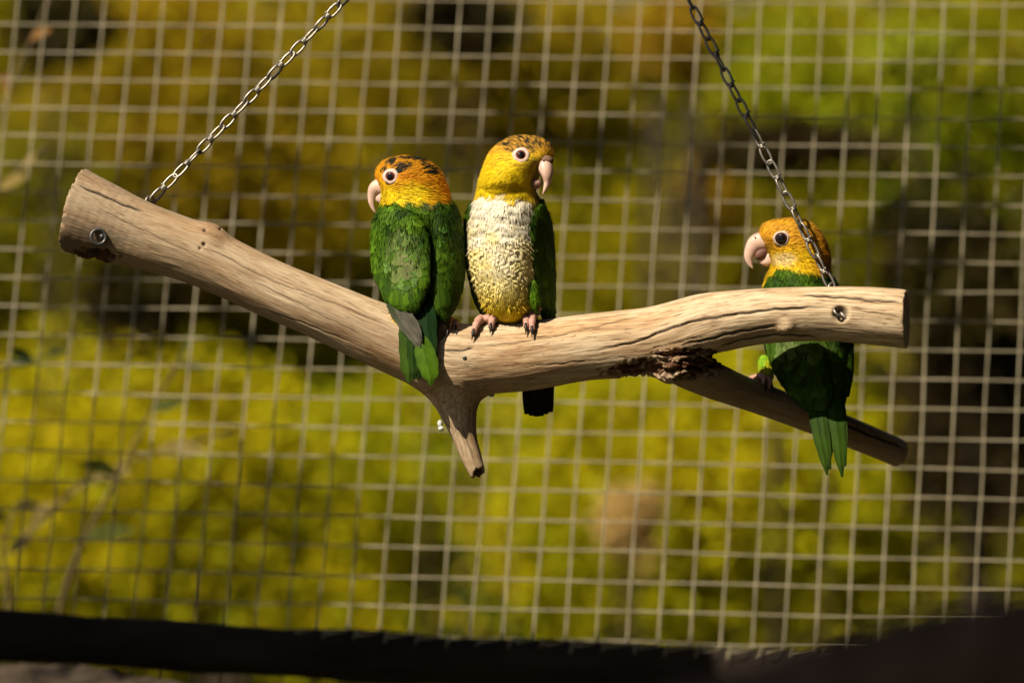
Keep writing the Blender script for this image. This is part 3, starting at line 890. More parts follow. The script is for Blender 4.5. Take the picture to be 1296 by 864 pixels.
def vane(parent, name, pts, wid, col0, col1, y0, edge=None, camber=.12, nv=14, split=0, twist=0.0, notch=True, nrm=(0, -1, 0)):
    """a long feather as its own mesh: pts (px, py, depth mm), wid in photo pixels along it"""
    w = np.array([[*P(a, b, y0 + d * 1e-3)] for a, b, d in pts])
    sp = spline(w, nv); T = norm(np.gradient(sp, axis=0))
    tw = np.linspace(0, 1, nv)
    nn = norm(np.asarray(nrm, float)); B = norm(np.cross(T, nn)); Nn = np.cross(B, T)
    ww = pchip(np.linspace(0, 1, len(wid)), wid, tw) * PX * .5
    us = np.array([-1, -.6, -.12, 0, .12, .6, 1.0]); v = []; c = []; u = []
    sd = random.random() * 60
    for i in range(nv):
        for x in us:
            off = -camber * abs(x) ** 1.5 * ww[i] + (.0004 if x == 0 else 0)
            jag = (.05 * math.sin(sd + i * 2.1 + x * 5)) * ww[i] * (abs(x) == 1)
            v.append(sp[i] + B[i] * (x * ww[i] + jag) + Nn[i] * off + Nn[i] * twist * x * ww[i] + T[i] * (-abs(x) * ww[i] * .5 if i > nv - 3 and notch else 0))
            cc = np.asarray(col0) * (1 - tw[i]) + np.asarray(col1) * tw[i]
            if edge is not None and abs(x) == 1: cc = cc * .4 + np.asarray(edge) * .6
            if i >= nv - 2: cc = cc * .55
            if x == 0: cc = cc * .85
            c.append(cc * (1 + .12 * math.sin(sd * 3 + i * 1.3 + x))); u.append((x * .5 + .5, tw[i] * 1.3, sd))
    k = len(us)
    f = [(i * k + j, i * k + j + 1, (i + 1) * k + j + 1, (i + 1) * k + j) for i in range(nv - 1) for j in range(k - 1)]
    o = obj(name, np.array(v), f, M_FEA, parent, attrs={'Col': np.array(c), 'FUV': np.array(u)})
    return o


def body_base(root, v, f, colf, name='body', parent=None):
    x, y = toPX(v)
    c = colf(v, x, y)
    return obj(name, v, f, M_FEA, parent or root, attrs={'Col': c, 'FUV': np.stack([x * 0 + .3, v[:, 2] * 60, v[:, 0] * 900], 1)})


def eye_on(root, bvh, px, py, iris, ring, mat_i, mat_r, y0, back=False, squash=.93, tilt=(0, 0, 0)):
    c = np.array([0, -D, 0]) if not back else np.array([P(px, py, y0)[0] * 1.0, 5, P(px, py, y0)[2]])
    tgt = P(px, py, y0)
    h = bvh.ray_cast(Vector(c), Vector(norm(tgt - c)))
    if h[0] is None: return
    p = np.array(h[0]); n = np.array(h[1]); n = norm(n * .6 + .4 * norm(c - p) + np.asarray(tilt)); s = S(y0)
    a = norm(np.cross(n, [0, 0, 1.])); b = np.cross(a, n)
    e = obj('eye', *ellipsoid(p - n * .0006, [a, b, n], (iris * 1.14 * s, iris * 1.14 * s, iris * s * .80), 24, 16), mat_i, root)
    # black pupil cap just proud of the iris
    k = .58; cap_v = []; cap_f = []
    for i in range(6):
        al = i / 5 * math.asin(k)
        for j in range(20):
            t = 2 * np.pi * j / 20
            cap_v.append(p - n * .0006 + (a * math.cos(t) + b * math.sin(t)) * math.sin(al) * iris * 1.14 * s + n * (math.cos(al) * iris * s * .80 + .00006))
    for i in range(5):
        for j in range(20):
            cap_f.append((i * 20 + j, (i + 1) * 20 + j, (i + 1) * 20 + (j + 1) % 20, i * 20 + (j + 1) % 20))
    obj('pupil', np.array(cap_v), cap_f, M_PUPIL, e)
    # ring of bare skin: a soft lathe profile
    prof = [(iris * 1.0, .0004), (iris * 1.05, .0011), (iris * 1.16, .0013), ((iris + ring) * .5, .0010), (ring * .9, .0007), (ring * 1.0, .0001), (ring * 1.0, -.0014)]
    rv = []; m = 36
    for q, hgt in prof:
        for j in range(m):
            t = 2 * np.pi * j / m; wob = 1 + .03 * math.sin(3 * t + 1) + .02 * math.sin(7 * t)
            rv.append(p + (a * math.cos(t) + b * math.sin(t) * squash) * q * s * (wob if q > iris * 1.2 else 1) + n * (hgt))
    rf = [(i * m + j, i * m + (j + 1) % m, (i + 1) * m + (j + 1) % m, (i + 1) * m + j) for i in range(len(prof) - 1) for j in range(m)]
    obj('eye_ring', np.array(rv), rf, mat_r, e)
    return e


def beak(root, name, pts, y0, mat, k=.78, parent=None, ref=(0, 1, 0), n=18):
    """pts (px, py, depth mm, radius px)"""
    a = np.array([[*P(x, y, y0 + d * 1e-3), r * S(y0)] for x, y, d, r in pts])
    sp = spline(a, 26)
    sp[:, 3] = np.maximum(sp[:, 3], .0002)
    kk = np.linspace(k, k * .85, 26)
    return obj(name, *tube(sp[:, :3], sp[:, 3], sp[:, 3] * kk, ref=ref, n=n), mat, parent or root)


def claw(parent, p0, d0, down, ln, r0):
    pts = [p0 + d0 * ln * t + np.asarray(down) * ln * t * t * .8 for t in np.linspace(0, 1, 8)]
    return obj('claw', *tube(np.array(pts), r0 * (1 - np.linspace(0, .93, 8) ** 1.3), n=8, ref=(.9, .2, .3)), M_CLAW, parent)


def foot(root, sp, xs, front_angles, back_angles, legtop, s=1.0, r0=.0026, anklet=None, clen=.0105):
    """toes that follow the round of a branch chain sp; xs: toe x pixels at knuckle/tip; angles from the top towards the camera"""
    i = np.argmin(abs(toPX(sp[:, :3])[0] - xs[0])); c = sp[i, :3]; R = sp[i, 3]
    T = norm(sp[min(i + 2, len(sp) - 1), :3] - sp[max(i - 2, 0), :3]); up = norm(np.array([0, 0, 1]) - T * T[2]); fw = norm(np.cross(T, up));
    if fw[1] > 0: fw = -fw
    sc = S(c[1])
    def on(ang, dx, h):
        a = math.radians(ang); return c + T * dx * sc + (up * math.cos(a) + fw * math.sin(a)) * (R + h)
    mb = MB(); ends = []
    hub = on(front_angles[0], 0, r0 * 1.25)
    for (dx0, dx1, a1) in front_angles[1]:
        angs = np.linspace(front_angles[0], a1, 12)
        bul = 1 + .13 * np.cos(np.linspace(0, 6 * np.pi, 12))
        pts = np.array([on(a, dx0 + (dx1 - dx0) * t, r0 * (1.15 - .25 * t) + .0012 * math.sin(np.pi * t)) for a, t in zip(angs, np.linspace(0, 1, 12))])
        mb.add(*tube(pts, r0 * np.linspace(1.15, .72, 12) * bul, n=11, ref=T))
        mb.add(*ellipsoid(pts[-1], [T, up, fw], (r0 * .8, r0 * .8, r0 * .8), 10, 7))
        ends.append((pts[-1], norm(pts[-1] - pts[-2])))
    for (dx0, dx1, a1) in back_angles:
        angs = np.linspace(front_angles[0] - 8, a1, 10)
        pts = np.array([on(a, dx0 + (dx1 - dx0) * t, r0 * (1.1 - .2 * t)) for a, t in zip(angs, np.linspace(0, 1, 10))])
        mb.add(*tube(pts, r0 * np.linspace(1.1, .7, 10), n=10, ref=T))
        ends.append((pts[-1], norm(pts[-1] - pts[-2])))
    lt = np.asarray(legtop)
    leg = spline(np.array([lt, lt * .45 + hub * .55 + up * .0015, hub, hub - fw * .001]), 12)
    mb.add(*tube(leg, np.linspace(r0 * 1.5, r0 * 1.25, 12), n=12, ref=T))
    mb.add(*ellipsoid(hub, [T, up, fw], (r0 * 2.0, r0 * 1.25, r0 * 1.5), 14, 9))
    o = mb.build('foot', M_SKIN, root)
    inw = [norm(c + T * ((e - c) @ T) - e) for e, d in ends]
    for (e, d), w in zip(ends, inw):
        claw(o, e - d * .001 - w * .0008, norm(d - w * .55), norm(w * .7 + np.array([0, 0, -.55])), clen, r0 * .55)
    if anklet:
        k = leg[anklet]; obj('leg_ring', *torus(k, leg[anklet + 1] - leg[anklet - 1], r0 * 1.65, r0 * .42, 24, 8, 1.6), M_IRON, o)
    return o


GREEN = np.array([.070, .142, .005]); GREEN2 = np.array([.024, .060, .005]); WORN = np.array([.20, .215, .085]); DGREEN = np.array([.008, .030, .005])
ORANGE = np.array([.72, .26, .010]); YELLOW = np.array([.88, .60, .012]); CREAM = np.array([.90, .80, .61]); BLACK = np.array([.022, .02, .012])


def lerp(a, b, t):
    t = np.clip(t, 0, 1)[:, None]; return a * (1 - t) + b * t


def clothe(root, v, f, colf, dirf, lenf, widf, liftf, dens, seed, keep=None, name='plumage', shape=(.45, .95, 1.0, .62, .12), jit=.18, dirjit=.22, parent=None, curl=0.0):
    r = np.random.default_rng(seed)
    bv = bvh_of(v, f)
    p, n = sample_surface(v, f, dens, r)
    # outward normals
    h = [bv.find_nearest(Vector(q)) for q in p[:1]]
    x, y = toPX(p)
    k = np.ones(len(p), bool) if keep is None else keep(p, x, y)
    p, n, x, y = p[k], n[k], x[k], y[k]
    o = np.argsort(-p[:, 2]); p, n, x, y = p[o], n[o], x[o], y[o]
    c = colf(p, x, y) * (1 + jit * r.normal(size=(len(p), 1))).clip(.4, 1.7)
    d = dirf(p, x, y) + dirjit * r.normal(size=p.shape)
    pl = Plume()
    sj = (1 + .18 * r.normal(size=len(p))).clip(.5, 1.6)
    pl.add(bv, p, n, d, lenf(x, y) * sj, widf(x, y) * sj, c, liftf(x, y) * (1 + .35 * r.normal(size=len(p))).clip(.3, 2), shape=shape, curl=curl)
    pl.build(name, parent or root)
    return bv


def fixn(v, f):
    """make faces point outward"""
    c = v.mean(0); s = 0
    for q in f[::37]:
        a, b, d = v[q[0]], v[q[1]], v[q[2]]
        s += np.sign(np.cross(b - a, d - a) @ (a - c))
    return f if s > 0 else [tuple(reversed(q)) for q in f]


def away(px, py, y0, down_from, down_to):
    """feather flow: away from the beak base on the head, downward on the body"""
    b = P(px, py, y0)
    def fn(p, x, y):
        h = norm(p - b); t = np.clip((y - down_from) / (down_to - down_from), 0, 1)[:, None]
        return h * (1 - t) + np.array([0, 0, -1.0]) * t
    return fn


def mottle(x, y, s, f=.22):
    return fbm(np.stack([x * f, y * f * 1.7, x * 0 + s], 1), 2, 31)


def fluff(root, v, f, colf, dirf, lenf, wid, liftf, dens, seed, keep=None, name='down', jit=.16, dirjit=.16, R=.03, nj=.16):
    """fine barbs, thousands of thin tapering strips"""
    r = np.random.default_rng(seed)
    p, n = sample_surface(v, f, dens, r); x, y = toPX(p)
    if keep is not None:
        k = keep(p, x, y); p, n, x, y = p[k], n[k], x[k], y[k]
    m = len(p)
    d = dirf(p, x, y) + dirjit * r.normal(size=p.shape)
    d = norm(d - n * (d * n).sum(1, keepdims=True)); b = np.cross(n, d)
    l = (lenf(x, y) * (1 + .25 * r.normal(size=m)).clip(.4, 1.8))[:, None]; w = (wid(x, y) if callable(wid) else wid + 0 * x)[:, None] * .5
    li = (liftf(x, y) * (1 + .4 * r.normal(size=m)).clip(.1, 2.4))[:, None]
    bend = r.normal(size=(m, 1)) * .12
    def at(t): return p + d * l * (t - .15) + b * l * bend * t * t + n * (li * t - l * l * t * t / (2 * R))
    a0, a1, a2 = at(0), at(.55), at(1.0)
    V = np.stack([a0 - b * w, a0 + b * w, a1 - b * w * .85, a1 + b * w * .85, a2], 1).reshape(-1, 3)
    c = colf(p, x, y) * (1 + jit * r.normal(size=(m, 1))).clip(.45, 1.6)
    C = np.repeat(c, 5, 0); i = np.arange(m)[:, None] * 5
    F = np.concatenate([i + [0, 3, 1], i + [0, 2, 3], i + [2, 4, 3]])
    U = np.repeat(np.stack([np.full(m, .3), r.random(m) * 9, r.random(m) * 40], 1), 5, 0)
    o = obj(name, V, F, M_FEA, root, attrs={'Col': C, 'FUV': U})
    nn = norm(n + nj * r.normal(size=n.shape) + .12 * d)
    o.data.normals_split_custom_set_from_vertices(np.repeat(nn, 5, 0).astype(np.float32).tolist())
    return tag(o, kind='stuff')


# ---- first parrot: back to us, head turned left
Y1 = 0.0
B1 = [(197.5, 506, 519, 4, 4), (199.5, 496, 529, 4, 9), (204, 485, 543, 4, 14), (212, 478, 554, 4, 18.5), (222, 475.5, 561, 4, 21), (232, 478.5, 565, 4, 22), (242, 481, 568, 4, 22.5),
      (252, 482, 571, 4, 24), (262, 480, 577, 4, 27), (276, 475, 582, 5, 30), (300, 473, 582, 8, 31, 10), (330, 474, 581, 8, 31, 12), (360, 481, 577, 4, 29, 12), (382, 490, 572, -2, 26, 10), (402, 499, 566, -9, 22), (418, 508, 560, -13, 18), (430, 520, 555, -17, 13), (437, 532, 548, -19, 6)]
parrot1 = empty('parrot', P(530, 400, Y1), 'green-backed parrot seen from behind, black-flecked orange crown, left of the pair', 'parrot', 'parrots on the branch')


def col1(p, x, y):
    o = lerp(ORANGE, YELLOW, np.clip((y - 226) / 16, 0, 1) * np.clip((556 - x) / 26, 0, 1) + .25 * mottle(x, y, 2, .1))
    o = lerp(o, ORANGE * [.9, 1.05, 1], np.clip((222 - y) / 10, 0, 1))
    m = mottle(x, y, 3, .3)
    def spot(cx, cy, rx, ry, ang=0.0):
        ca, sa = math.cos(ang), math.sin(ang); dx, dy = (x - cx) * ca + (y - cy) * sa, -(x - cx) * sa + (y - cy) * ca
        return 1.15 - (dx / rx) ** 2 - (dy / ry) ** 2
    sp = np.maximum.reduce([spot(507, 212, 15, 6.5, -.15), spot(494, 205, 9, 4.5, -.5), spot(543, 213, 15, 7, .62), spot(526, 201, 17, 3.2, .1), spot(512, 201, 8, 3), spot(485, 216, 5, 3, -.9)])
    m2 = mottle(x, y, 13, .75)
    o = lerp(o, BLACK, np.clip(sp * 2.4 + 1.2 * m + 1.5 * m2 - .45, 0, 1))
    g = lerp(GREEN, GREEN2, np.clip(.5 + .8 * mottle(x, y, 6, .06), 0, 1))
    g = lerp(g, WORN * .8, np.clip(1.2 * mottle(x, y, 8, .05) - .45, 0, 1))
    t = np.clip((y - (255 + 2.5 * np.sin(x * .35) - 4 * np.clip((x - 550) / 20, 0, 1) + np.clip((486 - x) / 4, 0, 8))) / 3, 0, 1)
    c = lerp(o, g, t)
    # breast side hidden from us is pale
    back = np.clip((p[:, 1] - Y1 - .012) / .010, 0, 1) * np.clip((y - 262) / 8, 0, 1)
    return lerp(c, np.tile(CREAM, (len(x), 1)), back)


v1, f1 = loft(B1, Y1); f1 = fixn(v1, f1)
body_base(parrot1, v1, f1, col1)
AW1 = away(478, 234, Y1 - .012, 250, 275)
bv1 = clothe(parrot1, v1, f1, col1, AW1, lambda x, y: np.interp(y, [240, 275, 340], [.006, .0090, .012]),
             lambda x, y: np.interp(y, [240, 275, 340], [.003, .0058, .0085]), lambda x, y: x * 0 + .0007, 60000, 11, keep=lambda p, x, y: y > 258, jit=.14)
fluff(parrot1, v1, f1, col1, AW1, lambda x, y: np.interp(y, [200, 225, 250, 275, 340], [.0042, .0050, .0060, .0070, .008]), lambda x, y: np.interp(y, [200, 250, 300], [.00055, .00065, .0011]),
      lambda x, y: np.interp(y, [200, 240, 260, 300], [.0008, .0010, .0016, .0018]), 1150000, 15, keep=lambda p, x, y: (np.hypot(x - 494.4, y - 223.4) > 9.4) & (np.hypot(x - 474, y - 243) > 9.5) & ((y < 262) | (rng.random(len(x)) < .35)))
eye_on(parrot1, bv1, 494.4, 223.4, 5.9, 10.6, M_EYE, M_RINGSKIN, Y1)
eye_on(parrot1, bv1, 494.4, 223.4, 5.9, 10.6, M_EYE, M_RINGSKIN, Y1, back=True)
beak(parrot1, 'upper_beak', [(490, 237, 3, 11), (483, 236.5, 3, 11.6), (475.5, 239, 3, 9.6), (470.8, 247.5, 3, 5.8), (470.3, 257, 3, 3.7), (472.3, 264, 3, 2.2), (475.5, 270, 3, .4)], Y1, M_BEAK)
beak(parrot1, 'lower_beak', [(496, 246, 3, 10), (488, 248.5, 3, 9.5), (481, 251, 3, 7.6), (475.5, 251.5, 3, 3.2)], Y1, M_BEAK, .8)


def wing(root, secs, y0, colf, seed, lenr, widr, dens=60000, lift=.0016, keep=None):
    v, f = loft(secs, y0, 40, 32); f = fixn(v, f)
    w = body_base(root, v, f, colf, 'wing')
    down = lambda p, x, y: np.tile([0.0, 0, -1.0], (len(x), 1))
    clothe(root, v, f, colf, down, lambda x, y: np.interp(y, *lenr), lambda x, y: np.interp(y, *widr), lambda x, y: x * 0 + lift * .5, dens, seed, keep=keep, parent=w, jit=.24, dirjit=.12)
    top = lenr[0][0]
    fluff(w, v, f, colf, down, lambda x, y: x * 0 + .0062, .0009, lambda x, y: x * 0 + .0018, 420000, seed + 400, keep=lambda p, x, y: rng.random(len(x)) < np.interp(y, [top, top + 50, top + 90], [1, .35, .06]))
    return w


def colw1(p, x, y):
    g = lerp(GREEN * 1.15, GREEN2, np.clip(.5 + .9 * mottle(x, y, 1, .055), 0, 1))
    worn = np.clip(1.0 - ((x - 512) / 26) ** 2 - ((y - 322) / 38) ** 2, 0, 1) * np.clip(.55 + 1.3 * mottle(x, y, 4, .11), 0, 1)
    return lerp(g, WORN, worn)


LW1 = [(262, 486, 512, -14, 8, -18), (274, 474.5, 530, -20, 8, -20), (300, 469.5, 542, -23, 8, -22), (330, 469.5, 546, -25, 8, -22), (352, 475, 546, -27, 8, -20), (372, 484, 540, -30, 7, -18), (386, 493, 535, -32, 5.5, -16), (394, 505, 530, -33, 3.5, -15), (397, 514, 526, -33, 2, -15)]
wl = wing(parrot1, LW1, Y1, colw1, 12, ([262, 310, 360, 395], [.011, .015, .020, .018]), ([262, 310, 360, 395], [.0075, .0095, .0110, .010]), 42000, .0014)


def colw1r(p, x, y):
    return lerp(GREEN * .75, GREEN2 * .8, np.clip(.5 + .9 * mottle(x, y, 2, .06), 0, 1))


RW1 = [(262, 545, 577, -9, 8, 44), (280, 547, 584, -11, 8, 48), (310, 548, 588, -12, 8, 50), (345, 547.5, 588, -15, 8, 50), (375, 548, 583, -19, 7.5, 48), (392, 551, 576, -23, 5.5, 46), (402, 557, 569, -25, 3, 44), (406, 561, 565, -26, 2, 44)]
wr = wing(parrot1, RW1, Y1, colw1r, 13, ([262, 310, 360, 395], [.011, .016, .022, .018]), ([262, 310, 360, 395], [.008, .010, .0125, .010]), 36000, .0012)
lv, lf = loft(LW1, Y1, 40, 32); lf = fixn(lv, lf)
clothe(parrot1, lv, lf, lambda p, x, y: np.tile(np.array([.085, .150, .030]), (len(x), 1)) * (.75 + .8 * np.abs(mottle(x, y, 3, .2)))[:, None], lambda p, x, y: np.stack([.25 * np.sin(x), 0 * x, -1 + 0 * x], 1), lambda x, y: x * 0 + .0115, lambda x, y: x * 0 + .0062, lambda x, y: x * 0 + .0009, 22000, 77,
       keep=lambda p, x, y: (((x - 513) / 24) ** 2 + ((y - 325) / 40) ** 2 < 1) & (p[:, 1] < Y1 - .018), name='worn_coverts', parent=wl, jit=.3, dirjit=.35)
rv_, rf_ = loft(RW1, Y1, 40, 32); rf_ = fixn(rv_, rf_)
clothe(parrot1, rv_, rf_, lambda p, x, y: np.tile(np.array([.06, .14, .02]), (len(x), 1)), lambda p, x, y: np.stack([.25 * np.sin(x), 0 * x, -1 + 0 * x], 1), lambda x, y: x * 0 + .010, lambda x, y: x * 0 + .0052, lambda x, y: x * 0 + .0009, 14000, 78,
       keep=lambda p, x, y: (y < 318) & (p[:, 1] < Y1 - .008) & (x < 580), name='worn_coverts', parent=wr, jit=.35, dirjit=.35)
GREY = np.array([.135, .118, .092])
for i, (pts, wid, c0, c1) in enumerate([
    ([(492, 384, -33), (508, 405, -35), (522, 425, -37), (533, 446, -38)], [8, 16, 16, 10, 2], (.05, .07, .03), GREY),
    ([(500, 384, -34), (514, 404, -36.5), (525, 422, -38), (533, 440, -39)], [8, 14, 15, 10, 2], GREY * .8, GREY * 1.15),
    ([(506, 386, -35), (518, 402, -37.5), (528, 417, -39), (534, 432, -40)], [8, 12, 12, 8, 2], GREY * .7, GREY * .95)]):
    vane(wl, 'flight_feather', pts, wid, c0, c1, Y1, edge=(.10, .11, .06))
for i, (pts, wid) in enumerate([([(562, 395, -22), (557, 412, -26), (551, 430, -29), (546, 447, -31)], [8, 15, 14, 8, 2]), ([(566, 395, -19), (562, 412, -23), (556, 430, -26), (549, 446, -28)], [8, 13, 13, 8, 2])]):
    vane(wr, 'flight_feather', pts, wid, (.06, .045, .025), (.14, .095, .06), Y1, nrm=(.4, -1, 0))
for i, (pts, wid, c0, c1) in enumerate([
    ([(538, 372, -28), (540, 400, -33), (544, 440, -37), (548, 474, -39)], [10, 24, 22, 16, 4], DGREEN, DGREEN * 1.1),
    ([(532, 372, -26), (530, 405, -32), (532, 440, -36), (530, 480, -37)], [10, 22, 24, 20, 5], DGREEN, GREEN2 * .8),
    ([(514, 395, -29), (515, 420, -33), (517, 450, -36), (518, 484, -38)], [10, 20, 23, 22, 8], GREEN2 * .8, GREEN * .75),
    ([(524, 400, -31), (523, 425, -35), (523, 455, -37), (524, 481, -38)], [8, 14, 16, 14, 4], GREEN2 * .6, GREEN2 * .9),
    ([(534, 425, -36), (538, 448, -40), (543, 466, -42), (546, 488, -42)], [8, 24, 27, 22, 5], GREEN * .8, GREEN * 1.15)]):
    vane(parrot1, 'tail_feather', pts, wid, c0, c1, Y1, edge=c1 * .5)
mbt = MB()
mbt.add(*ellipsoid(P(504, 404, Y1 - .020), [(1, 0, .5), (0, 1, 0), (-.5, 0, 1)], (7 * PX, 6 * PX, 17 * PX), 16, 12))
vt, ft = np.concatenate(mbt.v), list(mbt.f)
colT = lambda p, x, y: lerp(np.tile(YELLOW * [1, .9, 1], (len(x), 1)), np.tile(GREEN * 2, (len(x), 1)), np.clip((392 - y) / 8, 0, 1))
th1 = body_base(parrot1, vt, fixn(vt, ft), colT, 'thigh')
clothe(parrot1, vt, fixn(vt, ft), colT, lambda p, x, y: np.tile([.3, 0, -1.], (len(x), 1)), lambda x, y: x * 0 + .006, lambda x, y: x * 0 + .003, lambda x, y: x * 0 + .0008, 160000, 14, parent=th1)
foot(parrot1, mainS, [494], (14, [(-2, -9, 26), (2, -2, 34)]), [(0, -5, -60), (0, 5, -60)], P(505, 398, -.012), r0=.0024)
foot(parrot1, mainS, [570], (14, [(-2, -4, 36), (3, 5, 30)]), [(0, -5, -60), (0, 5, -60)], P(560, 405, -.012), r0=.0026)

# ---- second parrot: facing us, white breast
Y2 = 0.004
B2 = [(172, 657, 668, 2, 4), (173.5, 648, 679, 2, 9), (178, 638, 690, 1, 15), (185, 628, 697, 0, 20), (194, 620, 700, -1, 24), (204, 615, 697, -2, 26.5), (213, 611.5, 688, -2, 28), (222, 608.5, 682, -2, 28.5), (232, 605.5, 679, -2, 28.5), (241, 603.5, 678, -1, 27.5),
      (250, 601, 682, -1, 27.5), (260, 598, 684, 0, 30), (272, 594.5, 684, 0, 33), (290, 591, 684, 1, 36), (315, 590.5, 685, 1, 38), (340, 592.5, 685, 1, 38), (360, 598, 684, 1, 36), (378, 605, 681, 1, 33), (392, 612, 676, 1, 28), (402, 621, 668, 1, 21), (409, 634, 659, 1, 12), (412, 642, 652, 1, 5)]
parrot2 = empty('parrot', P(650, 408, Y2), 'parrot facing forward with white breast and yellow belly, on top of the branch', 'parrot', 'parrots on the branch')


def col2(p, x, y):
    h = lerp(np.tile(ORANGE * [1.08, 1.5, 3], (len(x), 1)), np.tile(YELLOW, (len(x), 1)), np.clip((y - 193) / 16 + .5 * mottle(x, y, 2, .1), 0, 1))
    h = lerp(h, np.tile(YELLOW * [.95, .93, 2.5], (len(x), 1)), np.clip((x - 640) / 22, 0, 1) * np.clip((216 - y) / 10, 0, 1) * np.clip((y - 195) / 8, 0, 1))
    m = mottle(x, y, 5, .34)
    crown = np.clip(1.25 - ((x - 668) / 36) ** 2 - ((y - 181) / 14) ** 2, 0, 1)
    h = lerp(h, np.tile(np.array([.40, .20, .035]), (len(x), 1)), crown * .65)
    h = lerp(h, np.tile(BLACK * 1.3, (len(x), 1)), np.clip(crown * 2.6 * (m + .9 * mottle(x, y, 15, .8) + .24), 0, 1))
    h = lerp(h, np.tile(np.array([.30, .20, .03]), (len(x), 1)), np.clip((x - 668) / 10, 0, 1) * np.clip((y - 196) / 8, 0, 1) * .8)  # right side of the face darkened: its self-shadow put into the colour
    w = np.tile(CREAM, (len(x), 1))
    w = lerp(w, np.tile(np.array([.84, .68, .27]), (len(x), 1)), np.clip((y - 300) / 60 + .4 * np.clip(np.abs(x - 634) / 40, 0, 1) + .45 * mottle(x, y, 9, .07), 0, 1))
    w = lerp(w, np.tile(YELLOW * [.95, 1, 2], (len(x), 1)), np.clip((y - 358) / 34, 0, 1))
    w = lerp(w, np.tile(np.array([.84, .66, .22]), (len(x), 1)), np.clip(.9 - ((x - 622) / 12) ** 2 - ((y - 300) / 12) ** 2, 0, .6))
    edge = 246 + 5 * mottle(x, y, 7, .12) + np.clip((x - 625) * .16, 0, 9)
    c = lerp(h, w, (y - edge) / 5)
    gback = np.clip((p[:, 1] - Y2 - .016) / .006, 0, 1) * np.clip((y - 250) / 6, 0, 1)
    c = lerp(c, np.tile(GREEN, (len(x), 1)), gback)
    # green thigh side
    gr = np.clip((x - (668 + .25 * (y - 370))) / 4, 0, 1) * np.clip((y - 352) / 8, 0, 1)
    return lerp(c, np.tile(GREEN * 1.5, (len(x), 1)), gr)


v2, f2 = loft(B2, Y2, 230, 170); f2 = fixn(v2, f2)
x2, y2 = toPX(v2)
ax = np.stack([0.0 * x2, v2[:, 1] - Y2, 0 * x2], 1); cen = np.stack([np.interp(v2[:, 2], np.sort(v2[:-2:170, 2]), v2[:-2, 0].reshape(-1, 170).mean(1)[np.argsort(v2[:-2:170, 2])]), 0 * x2 + Y2, v2[:, 2]], 1)
n2 = norm(v2 - cen)
wx, wy = 4.2 * mottle(x2, y2, 41, .07), 3.2 * mottle(x2, y2, 43, .07)
quilt = np.cos(np.pi * (x2 + wx) / 4.9) * np.cos(np.pi * (y2 + wy) / 3.6)
mask = np.clip((y2 - 292) / 26, 0, 1) * np.clip((412 - y2) / 20, 0, 1)
soft = mottle(x2, y2, 51, .10) * np.clip((y2 - 244) / 12, 0, 1) * np.clip((330 - y2) / 40, 0, 1)
v2 = v2 + n2 * ((.00085 * 1.25 * quilt * mask * (.65 + .6 * mottle(x2, y2, 47, .06)) + 0.0009 * soft) * (v2[:, 1] < Y2 + .012))[:, None]
cheek = np.clip(1 - ((x2 - 632) / 26) ** 2 - ((y2 - 226) / 20) ** 2, 0, 1) * (v2[:, 1] < Y2)
v2 = v2 + np.array([-.1, -1, 0]) * (.0035 * cheek)[:, None]
body_base(parrot2, v2, f2, col2)
AW2 = away(694, 206, Y2 - .022, 240, 262)
bv2 = bvh_of(v2, f2)
fluff(parrot2, v2, f2, col2, AW2, lambda x, y: np.interp(y, [176, 210, 245, 275, 340, 400], [.0042, .0052, .0064, .0056, .0036, .0048]), lambda x, y: np.interp(y, [200, 250, 300], [.00055, .0007, .0006]),
      lambda x, y: np.interp(y, [176, 225, 250, 300, 400], [.0008, .0010, .0004, .0003, .0004]), 1250000, 21,
      keep=lambda p, x, y: (np.hypot(x - 659.4, y - 196.6) > 9.8) & ((np.hypot(x - 690, y - 212) > 11) | (p[:, 1] > Y2 - .004)) & (rng.random(len(x)) < np.interp(y, [255, 300, 340, 400], [1, .45, .28, .6])), jit=.05, R=.09, dirjit=.16, nj=.06)
eye_on(parrot2, bv2, 659.4, 196.6, 6.1, 11.0, M_EYE, M_RINGSKIN, Y2 - .03, tilt=(.0, -.1, .0))
beak(parrot2, 'upper_beak', [(681, 201, -9, 9), (688, 204.5, -13, 10), (690.4, 213, -18.5, 10.3), (692.6, 222, -21, 8.0), (692.6, 231, -21, 5.0), (690, 239.5, -22, 3.0), (686.5, 246.8, -23, .4)], Y2, M_BEAK, .95, ref=(-.8, .6, 0))
beak(parrot2, 'lower_beak', [(662, 225, -5, 9), (671, 230.5, -11, 9), (678, 233, -15.5, 7.8), (684.5, 231, -18, 4.2)], Y2, M_BEAK_SHADE, .9, ref=(-.8, .6, 0))
M_CERE_SHADE = mat_simple('cere', (0.10, 0.05, 0.03), (0.22, 0.12, 0.075), 240, 0.6, 0.2, 0, 0.0004)  # brown cere, darkened: shade at the beak top put into its colour
obj('cere', *ellipsoid(P(691, 204, Y2 - .0165), [(1, -.4, .1), (.4, 1, 0), (-.1, 0, 1)], (9.6 * PX, 9 * PX, 7.5 * PX), 20, 14), M_CERE_SHADE, parrot2)
obj('nostril', *ellipsoid(P(688, 203.5, Y2 - .0225), [(1, 0, 0), (0, 1, 0), (0, 0, 1)], (1.5 * PX, 1.5 * PX, 1.3 * PX), 10, 8), M_BEAKD, parrot2)


def colw2(p, x, y):
    return lerp(GREEN * .8, GREEN2 * .9, np.clip(.5 + .9 * mottle(x, y, 3, .06), 0, 1))


